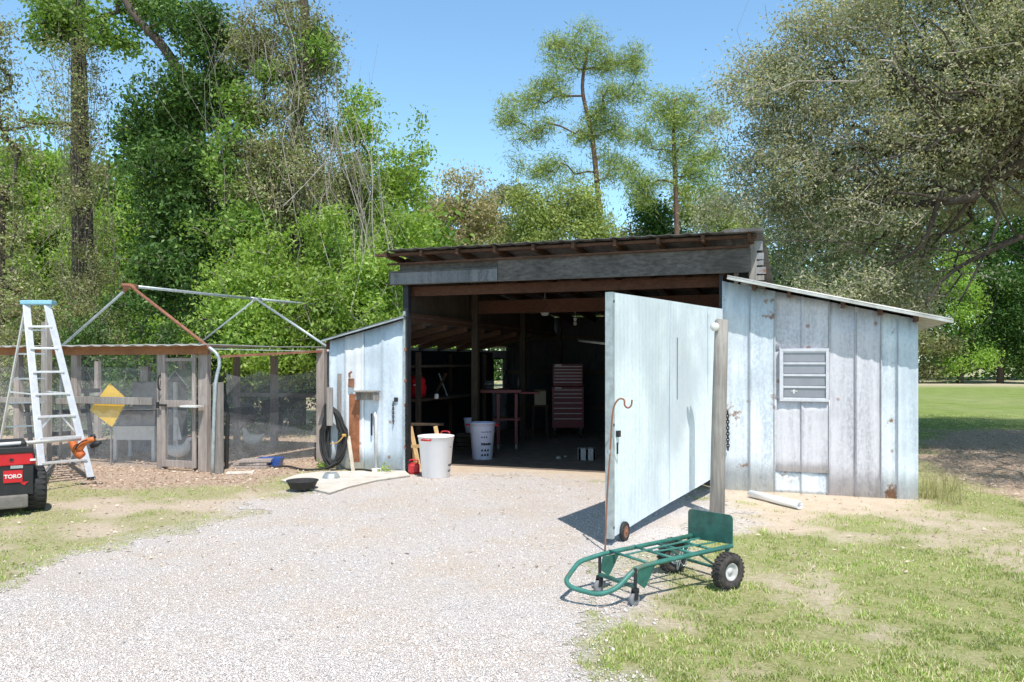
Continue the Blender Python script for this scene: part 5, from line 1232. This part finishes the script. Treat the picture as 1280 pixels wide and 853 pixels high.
# 4 bright shrubs
tree('green_thicket', gb_(330, 17.5), [ell(330, 345, 17.6, 75, 55), ell(300, 400, 17.2, 60, 50), ell(385, 390, 17.2, 70, 55), ell(350, 450, 17, 90, 40)], L['bright'],
     'bright green thicket of large leaves rising behind the pipe frame', 'thicket', LG, trunk_r=.1, dens=95, n_per=34, spread=.19, size=.105, seed=5, droop=.3)
tree('green_thicket', gb_(450, 17.8), [ell(445, 370, 17.8, 55, 55), ell(420, 300, 18, 45, 45), ell(490, 350, 18.2, 45, 60), ell(470, 430, 17.6, 60, 60)], L['bright'],
     'bright green thicket touching the left end of the shed roof', 'thicket', LG, trunk_r=.1, dens=85, n_per=34, spread=.19, size=.105, seed=6, droop=.3)
def ex5(t, rs):
    strands(t, [(W(440, 120, 20), W(470, 350, 19), 40, .7), (W(470, 250, 18.5), W(455, 400, 17), 60, .5)], M['twigpale'], 'dead_vines', 12, r=.008)
tree('slender_tree', gb_(500, 21), [ell(440, 165, 21, 42, 50), ell(505, 225, 21, 40, 50), ell(470, 240, 20.5, 50, 60), ell(500, 300, 20, 55, 55), ell(430, 260, 20.5, 40, 70), ell(455, 120, 21, 20, 22), ell(520, 180, 21, 16, 34), ell(480, 350, 19.5, 60, 50)], L['bright'],
     'fresh light green tree at the left edge of the open sky', group=LG, trunk_r=.12, dens=75, n_per=30, spread=.18, size=.11, seed=7, extra=ex5, droop=.2)
# 6 sunlit trees behind
protoA = tree('sunlit_tree', gb_(55, 34), [ell(60, 240, 34, 60, 60), ell(30, 310, 34, 55, 70), ell(80, 330, 34, 60, 80), ell(60, 410, 34, 80, 60)], L['bright'],
     'yellow green sunlit tree far behind the thick vine draped trunk', group=LG, trunk_r=.2, dens=30, n_per=50, spread=.32, size=.17, seed=8)
tree('sunlit_tree', gb_(200, 32), [ell(190, 280, 32, 65, 55), ell(230, 340, 32, 70, 70), ell(150, 350, 32, 60, 80), ell(200, 430, 32, 90, 50)], L['bright'],
     'yellow green sunlit tree glimpsed through the dark leaning tree', group=LG, trunk_r=.2, dens=26, n_per=50, spread=.32, size=.17, seed=9)
def copytree(src, loc, label, rz, sc, group=None):
    r = src.copy(); COL.objects.link(r); r.location = loc; r.rotation_euler = (0, 0, rz); r.scale = sc; r['label'] = label
    if group: r['group'] = group
    for ch in list(src.children):
        c = ch.copy(); COL.objects.link(c); c.parent = r
    return r
tree('edge_tree', gb_(-5, 20), [ell(5, 150, 20, 28, 70), ell(0, 260, 20, 35, 80), ell(10, 370, 19.5, 35, 80), ell(-20, 60, 20, 40, 60)], L['tangle'],
     'dull grey green tree cut off by the left edge', group=LG, trunk_r=.2, dens=60, n_per=28, spread=.22, size=.09, seed=10, limb=.2)
# undergrowth bushes behind the run, canopy shade put into their dark leaf colour
UG = 'bushes under the wood edge'
bl = ['dark bush behind the ladder', 'dark brown bush behind the yellow sign', 'dark bush behind the small coop', 'dark bush behind the gate post', 'dark green bush left of the tin lean-to', 'dark green bush behind the tin lean-to roof']
for i, px in enumerate((20, 105, 185, 265, 350, 440)):
    tree('bush', gb_(px, 17.8), [ell(px, 470, 17.8, 60, 60), ell(px-20, 520, 17.4, 55, 45), ell(px+25, 415, 18.4, 50, 50)], L['tangle'] if i < 1 else L['dark'], bl[i], 'bush', UG,
         trunk_r=.06, dens=110, n_per=34, spread=.15, size=.08, seed=20+i)
# middle distance trees over the roof
FG_ = 'trees showing over the shed roof'
protoP = tree('budding_tree', gb_(580, 42), [ell(580, 240, 42, 40, 45), ell(560, 275, 42, 40, 40), ell(610, 280, 42, 35, 35), ell(585, 330, 42, 60, 60), ell(535, 310, 42, 35, 50)], L['pale'],
     'pale brown budding tree just left of centre over the shed roof', group=FG_, trunk_r=.2, dens=9, n_per=50, spread=.42, size=.17, seed=41, bare=.1, bark='twig')
tree('spring_tree', gb_(690, 40), [ell(670, 265, 40, 48, 34), ell(715, 262, 40, 40, 36), ell(735, 290, 40, 42, 30), ell(690, 330, 40, 80, 50)], L['yellowgreen'],
     'low yellow green tree at the foot of the tall pine', group=FG_, trunk_r=.2, dens=12, n_per=60, spread=.42, size=.17, seed=42, bark='twig')
tree('budding_tree', gb_(632, 47), [ell(630, 245, 47, 30, 34), ell(650, 280, 47, 34, 30), ell(605, 300, 47, 40, 30), ell(545, 285, 47, 26, 30), ell(760, 300, 47, 40, 24)], L['pale'], 'thin pale tree between the brown budding tree and the low yellow green one', group=FG_, trunk_r=.15, dens=9, n_per=44, spread=.42, size=.17, seed=46, bark='twig')
tree('dark_tree', gb_(822, 46), [ell(822, 272, 46, 28, 22), ell(835, 320, 46, 40, 50)], L['dark'], 'small dark green tree below the second pine', group=FG_, trunk_r=.15, dens=14, n_per=60, spread=.45, size=.2, seed=43)
tree('spring_tree', gb_(878, 48), [ell(880, 255, 48, 34, 34), ell(900, 310, 48, 60, 50), ell(850, 250, 48, 20, 20)], L['yellowgreen'], 'yellow green tree half hidden behind the oak left edge', group=FG_, trunk_r=.15, dens=10, n_per=60, spread=.45, size=.18, seed=44)
# pines
def pine(px, Y, trunk, pads, label, seed, tr, n_per=46):
    rp = random.Random(seed); sub = []
    for a, b, c, d in pads:
        for q_ in range(4):
            f = rp.uniform(.45, .85); sub.append((a+rp.uniform(-.85, .85)*c, b+rp.uniform(-.9, .9)*d*1.15, c*f, d*f*1.05))
    tree('pine_tree', gb_(px, Y), [ell(a, b, Y, c, d, c/F*Y*.8) for a, b, c, d in sub], L['pine'], label, 'pine tree', 'tall pines', trunk_r=tr, dens=7.5, n_per=n_per, spread=.36, size=.27, bark='barkpine', seed=seed,
         narrow=.13, trunk_pts=[gb_(px, Y)]+[W(a, b, Y) for a, b in trunk], tip_r=.02, up=.2)
pine(750, 45, [(750, 300), (745, 215), (738, 160), (728, 110), (735, 60)],
     [(735, 48, 50, 14), (700, 60, 18, 18), (775, 68, 24, 16), (728, 85, 40, 14), (790, 98, 22, 20), (690, 108, 20, 12), (655, 120, 32, 14), (635, 140, 16, 14), (765, 115, 25, 10), (728, 145, 36, 14), (680, 165, 38, 12), (757, 158, 22, 12),
      (720, 175, 20, 12), (668, 205, 32, 13), (700, 215, 22, 14), (765, 185, 20, 16), (775, 215, 16, 12)], 'tallest pine with spreading open crown against blue sky', 51, .19, 66)
pine(846, 43, [(846, 300), (844, 220), (842, 160), (845, 120)],
     [(845, 125, 20, 12), (860, 150, 26, 14), (828, 155, 22, 14), (812, 180, 20, 14), (850, 180, 30, 14), (875, 190, 26, 16), (805, 222, 16, 8), (840, 215, 24, 12), (870, 225, 24, 12), (806, 245, 14, 10), (885, 140, 18, 20)], 'shorter pine standing right of the tallest one', 52, .17, 66)
# live oak
OB = (14.0, 15.5, 0)
def exo(t, rs):
    for pts, r0_ in (([(1400, 150, 11.2), (1300, 190, 10.9), (1240, 226, 10.7), (1185, 250, 10.8), (1120, 262, 11.2), (1060, 240, 11.6)], .13), ([(1380, 60, 10.9), (1290, 105, 10.6), (1215, 120, 10.6), (1130, 90, 10.9), (1060, 40, 11.4)], .11),
                     ([(1290, 190, 10.9), (1250, 150, 10.6), (1200, 170, 10.4), (1140, 190, 10.6), (1085, 180, 11)], .07), ([(1185, 250, 10.8), (1150, 300, 10.9), (1110, 330, 11.2)], .05), ([(1330, 270, 11.2), (1260, 300, 11), (1200, 330, 11), (1150, 380, 11.2)], .06), ([(1240, 226, 10.7), (1230, 290, 10.8), (1190, 380, 11)], .04)):
        p_ = smoothpath([Vector(W(q[0], q[1], q[2]+1.9))+Vector((rs.normal()*.1, rs.normal()*.15, rs.normal()*.1)) for q in pts], 4); mb = MB(); mb.tube(p_, [r0_*(1-.8*i/len(p_)) for i in range(len(p_))], 8)
        for i in range(2, len(p_)-1):
            if rs.rand() < .65:
                a_ = p_[i]; q_ = Vector(tuple(rs.normal(size=3)))*.3; q_.x -= .35; q_.z += .12; rr = r0_*(1-.8*i/len(p_))*.45
                mb.tube([a_, a_+q_, a_+q_*2.0+Vector((0, 0, rs.normal()*.2)), a_+q_*2.8+Vector((rs.normal()*.2, 0, rs.normal()*.25))], [rr, rr*.7, rr*.45, rr*.2], 6)
        mb.build('bough', M['barkdark'], t, smooth=True)
    strands(t, [(W(1040, 90, 14), W(960, 230, 13.6), 60, .8), (W(1180, 120, 14), W(1020, 230, 14), 110, 1.0), (W(1130, 200, 14.5), W(1010, 330, 14), 110, .9), (W(1240, 100, 13.5), W(1100, 120, 13.5), 60, .8), (W(1200, 300, 15), W(1110, 460, 15), 40, .8)], M['twig'], 'twigs', 5, r=.008)
tree('live_oak', OB, [((8.6, 12.8, 6.8), (2.9, 2.4, 1.9)), ((10.7, 8.9, 5.8), (2.0, 1.7, 1.2)), ((10.2, 11.0, 6.4), (2.2, 1.7, 1.2)), ((8.0, 8.3, 5.2), (1.5, 1.5, .9)), ((8.1, 10.1, 5.5), (1.3, 1.3, .9)), ((9.2, 12.2, 5.9), (1.3, 1.2, .8)), ((4.6, 13.4, 6.6), (1.0, 1.0, .8)), ((5.0, 13.8, 4.4), (1.1, 1.1, 1.0)), ((7.2, 13.4, 5.4), (2.0, 1.8, 1.6)), ((6.0, 13.6, 4.9), (1.9, 1.6, 1.6)), ((5.3, 13.9, 3.7), (1.1, 1.2, 1.1)), ((7.0, 14.2, 3.5), (1.4, 1.3, 1.3)), ((5.4, 13.6, 6.2), (1.5, 1.6, 1.0)), ((4.5, 13.6, 5.2), (1.0, 1.2, .9)), ((3.8, 13.6, 4.3), (.8, 1, .9)), ((4.0, 13.2, 5.7), (1.0, 1, .9)), ((4.9, 13.2, 7.0), (1.2, 1, .7)), ((5.6, 13.5, 3.0), (1.0, 1.2, .7)), ((6.6, 13.5, 2.6), (.9, 1.0, .7)), ((6.4, 13, 7.3), (1.5, 1.4, .9)), ((8.2, 13.6, 5.9), (1.8, 1.4, 1.3)),
                     ((9.4, 14.5, 5.2), (1.5, 1.8, 1.0)), ((10.5, 13, 7.9), (3.2, 3.2, 2.2)), ((12, 12, 6.6), (3.0, 3.2, 2.0)), ((13, 15, 8.8), (4.5, 4, 2.3)), ((7.8, 13.4, 8.2), (2.6, 2.2, 1.2)), ((11, 17.5, 6), (2.6, 2.2, 1.3)), ((9.5, 16, 7), (2.5, 2, 1.8)), ((16, 12, 7), (3, 4, 3)), ((10.2, 14.2, 3.9), (.9, 1, .8))],
     L['olive'], 'huge live oak spreading olive grey foliage over the right side', 'oak tree', trunk_r=.5, dens=165, n_per=40, spread=.16, size=.052, bark='barkdark', seed=61, narrow=.5,
     trunk_pts=[OB, (13.8, 15.4, 1.6), (13.2, 15.0, 3.2), (12.2, 14.4, 4.6), (10.9, 13.9, 5.4), (9.6, 13.5, 5.9)], tip_r=.0075, extra=exo, bare=.06, limb=.4, twigm='twigpale', up=.7)
# far right trees
FR = 'trees along the far edge of the lawn'
YR = 58
fr_data = [(1200, 'cypress', [(1195, 385, 20, 60), (1180, 440, 26, 36), (1215, 430, 26, 44), (1200, 330, 14, 30)], 'bright feathery green tree beyond the lawn', 71, 'feathery_tree'),
           (1145, 'tangle', [(1140, 370, 30, 60), (1130, 430, 36, 46), (1160, 440, 30, 36)], 'greyish bare twigged tree showing beside the shed corner', 72, 'grey_tree'),
           (1250, 'dark', [(1250, 360, 40, 60), (1240, 430, 34, 45), (1275, 410, 34, 60)], 'deep green tree at the right edge of the lawn', 73, 'shade_tree'),
           (1060, 'dark', [(1060, 400, 50, 70), (1020, 430, 40, 40)], 'green tree hidden mostly behind the tin lean-to roof', 74, 'shade_tree'),
           (1310, 'dark', [(1310, 330, 40, 100), (1290, 420, 40, 60)], 'dark tree cut off by the right edge', 75, 'shade_tree')]
for px, lm, pads, lab, sd, nm in fr_data:
    tree(nm, gb_(px, YR), [ell(a, b, YR, c, d) for a, b, c, d in pads], L[lm], lab, group=FR, trunk_r=.25, dens=5.5, n_per=90, spread=.5, size=.22, seed=sd, bark='bark')
# woods that read as one mass, far behind everything
rs2 = np.random.RandomState(90)
def woods(name, xr, yr, hfun, n, per, size, m, label):
    x = rs2.uniform(*xr, n); y = rs2.uniform(*yr, n); h = hfun(x, y); z = h*rs2.rand(n)**.8
    P = np.stack([x, y, z], 1); LV = leaves(P, per, .8, size, rs2, .55)
    LV[:, :, 2] = np.maximum(LV[:, :, 2], .02)
    return tag(npmesh(name, LV.reshape(-1, 3), np.arange(len(LV)*4).reshape(-1, 4), m), label, 'woods', kind='stuff')
woods('far_woods', (-26, -3), (36, 42), lambda x, y: 6+4*vnoise(x, y, 3.2)+(x < -10)*3, 2600, 40, .34, L['mid'], 'shaded wood closing the view behind the chicken run')
woods('distant_treeline', (-2, 75), (66, 74), lambda x, y: 8+6*vnoise(x, y, 5)+(x > 25)*6, 2600, 40, .5, L['dark'], 'even mass of trees along the far end of the lawn')
# ------------------------------------------------------------------ small weeds by the walls (things)
for i, (px, py, lab) in enumerate(((399, 588, 'small green weed left of the black hose'), (479, 592, 'small green weed at the foot of the white conduit'))):
    c = Vector(G(px, py)); LV = leaves(np.array([[c.x, c.y, .06]])+np.random.RandomState(i).normal(size=(7, 3))*.03, 14, .035, .05, np.random.RandomState(i), .4)
    LV[:, :, 2] = np.maximum(LV[:, :, 2], .005); tag(npmesh('weed', LV.reshape(-1, 3), np.arange(len(LV)*4).reshape(-1, 4), L['bright']), lab, 'weed')
# ------------------------------------------------------------------ light, sky, camera
az = Vector((.287, -.958, 0)).normalized(); el = R(60.5)
sd_ = Vector((az.x*math.cos(el), az.y*math.cos(el), math.sin(el)))
sl_ = bpy.data.lights.new('sun', 'SUN'); sl_.energy = 5.0; sl_.angle = R(.53); sl_.color = (1, .95, .885)
so = bpy.data.objects.new('sun', sl_); COL.objects.link(so); so.rotation_euler = (-sd_).to_track_quat('-Z', 'Y').to_euler(); so.location = sd_*50
w = bpy.data.worlds.new('World'); SC.world = w; w.use_nodes = True; nt = w.node_tree; nt.nodes.clear()
sk = nt.nodes.new('ShaderNodeTexSky'); sk.sky_type = 'NISHITA'; sk.sun_disc = False; sk.sun_elevation = el; sk.sun_rotation = math.atan2(az.x, az.y) % (2*math.pi)
sk.air_density = 1.0; sk.dust_density = .6; sk.ozone_density = 1.6; sk.altitude = 0
bg = nt.nodes.new('ShaderNodeBackground'); bg.inputs['Strength'].default_value = .15
mx = nt.nodes.new('ShaderNodeMix'); mx.data_type = 'RGBA'; mx.blend_type = 'MULTIPLY'; mx.inputs[0].default_value = 1; mx.inputs[7].default_value = (1.36, 1.66, 1.66, 1); nt.links.new(sk.outputs[0], mx.inputs[6])
wo = nt.nodes.new('ShaderNodeOutputWorld'); tcn = nt.nodes.new('ShaderNodeTexCoord'); sx_ = nt.nodes.new('ShaderNodeSeparateXYZ'); nt.links.new(tcn.outputs['Generated'], sx_.inputs[0])
rpn = nt.nodes.new('ShaderNodeValToRGB'); e_ = rpn.color_ramp.elements; e_[0].position = 0; e_[0].color = (1, 1, 1, 1); e_[1].position = 1; e_[1].color = (.20, .20, .20, 1)
e2 = e_.new(.42); e2.color = (1, 1, 1, 1); e3 = e_.new(.62); e3.color = (.36, .36, .36, 1); nt.links.new(sx_.outputs[2], rpn.inputs[0])
m2 = nt.nodes.new('ShaderNodeMix'); m2.data_type = 'RGBA'; m2.blend_type = 'MULTIPLY'; m2.inputs[0].default_value = 1
nt.links.new(mx.outputs[2], m2.inputs[6]); nt.links.new(rpn.outputs[0], m2.inputs[7]); nt.links.new(m2.outputs[2], bg.inputs[0]); nt.links.new(bg.outputs[0], wo.inputs[0])
cam = bpy.data.cameras.new('camera'); co = bpy.data.objects.new('camera', cam); COL.objects.link(co); SC.camera = co
cam.sensor_width = 36; cam.lens = F/1280*36; cam.shift_y = (H0-426.5)/1280; cam.clip_end = 4000; cam.clip_start = .05
co.location = (0, 0, EYE); co.rotation_euler = (R(90), 0, 0)
SC.view_settings.view_transform = 'Standard'; SC.view_settings.look = 'None'; SC.view_settings.exposure = 0
SC.cycles.max_bounces = 6; SC.cycles.transparent_max_bounces = 12; SC.cycles.diffuse_bounces = 3
print('verts', sum(len(o.data.vertices) for o in SC.objects if o.type == 'MESH'))
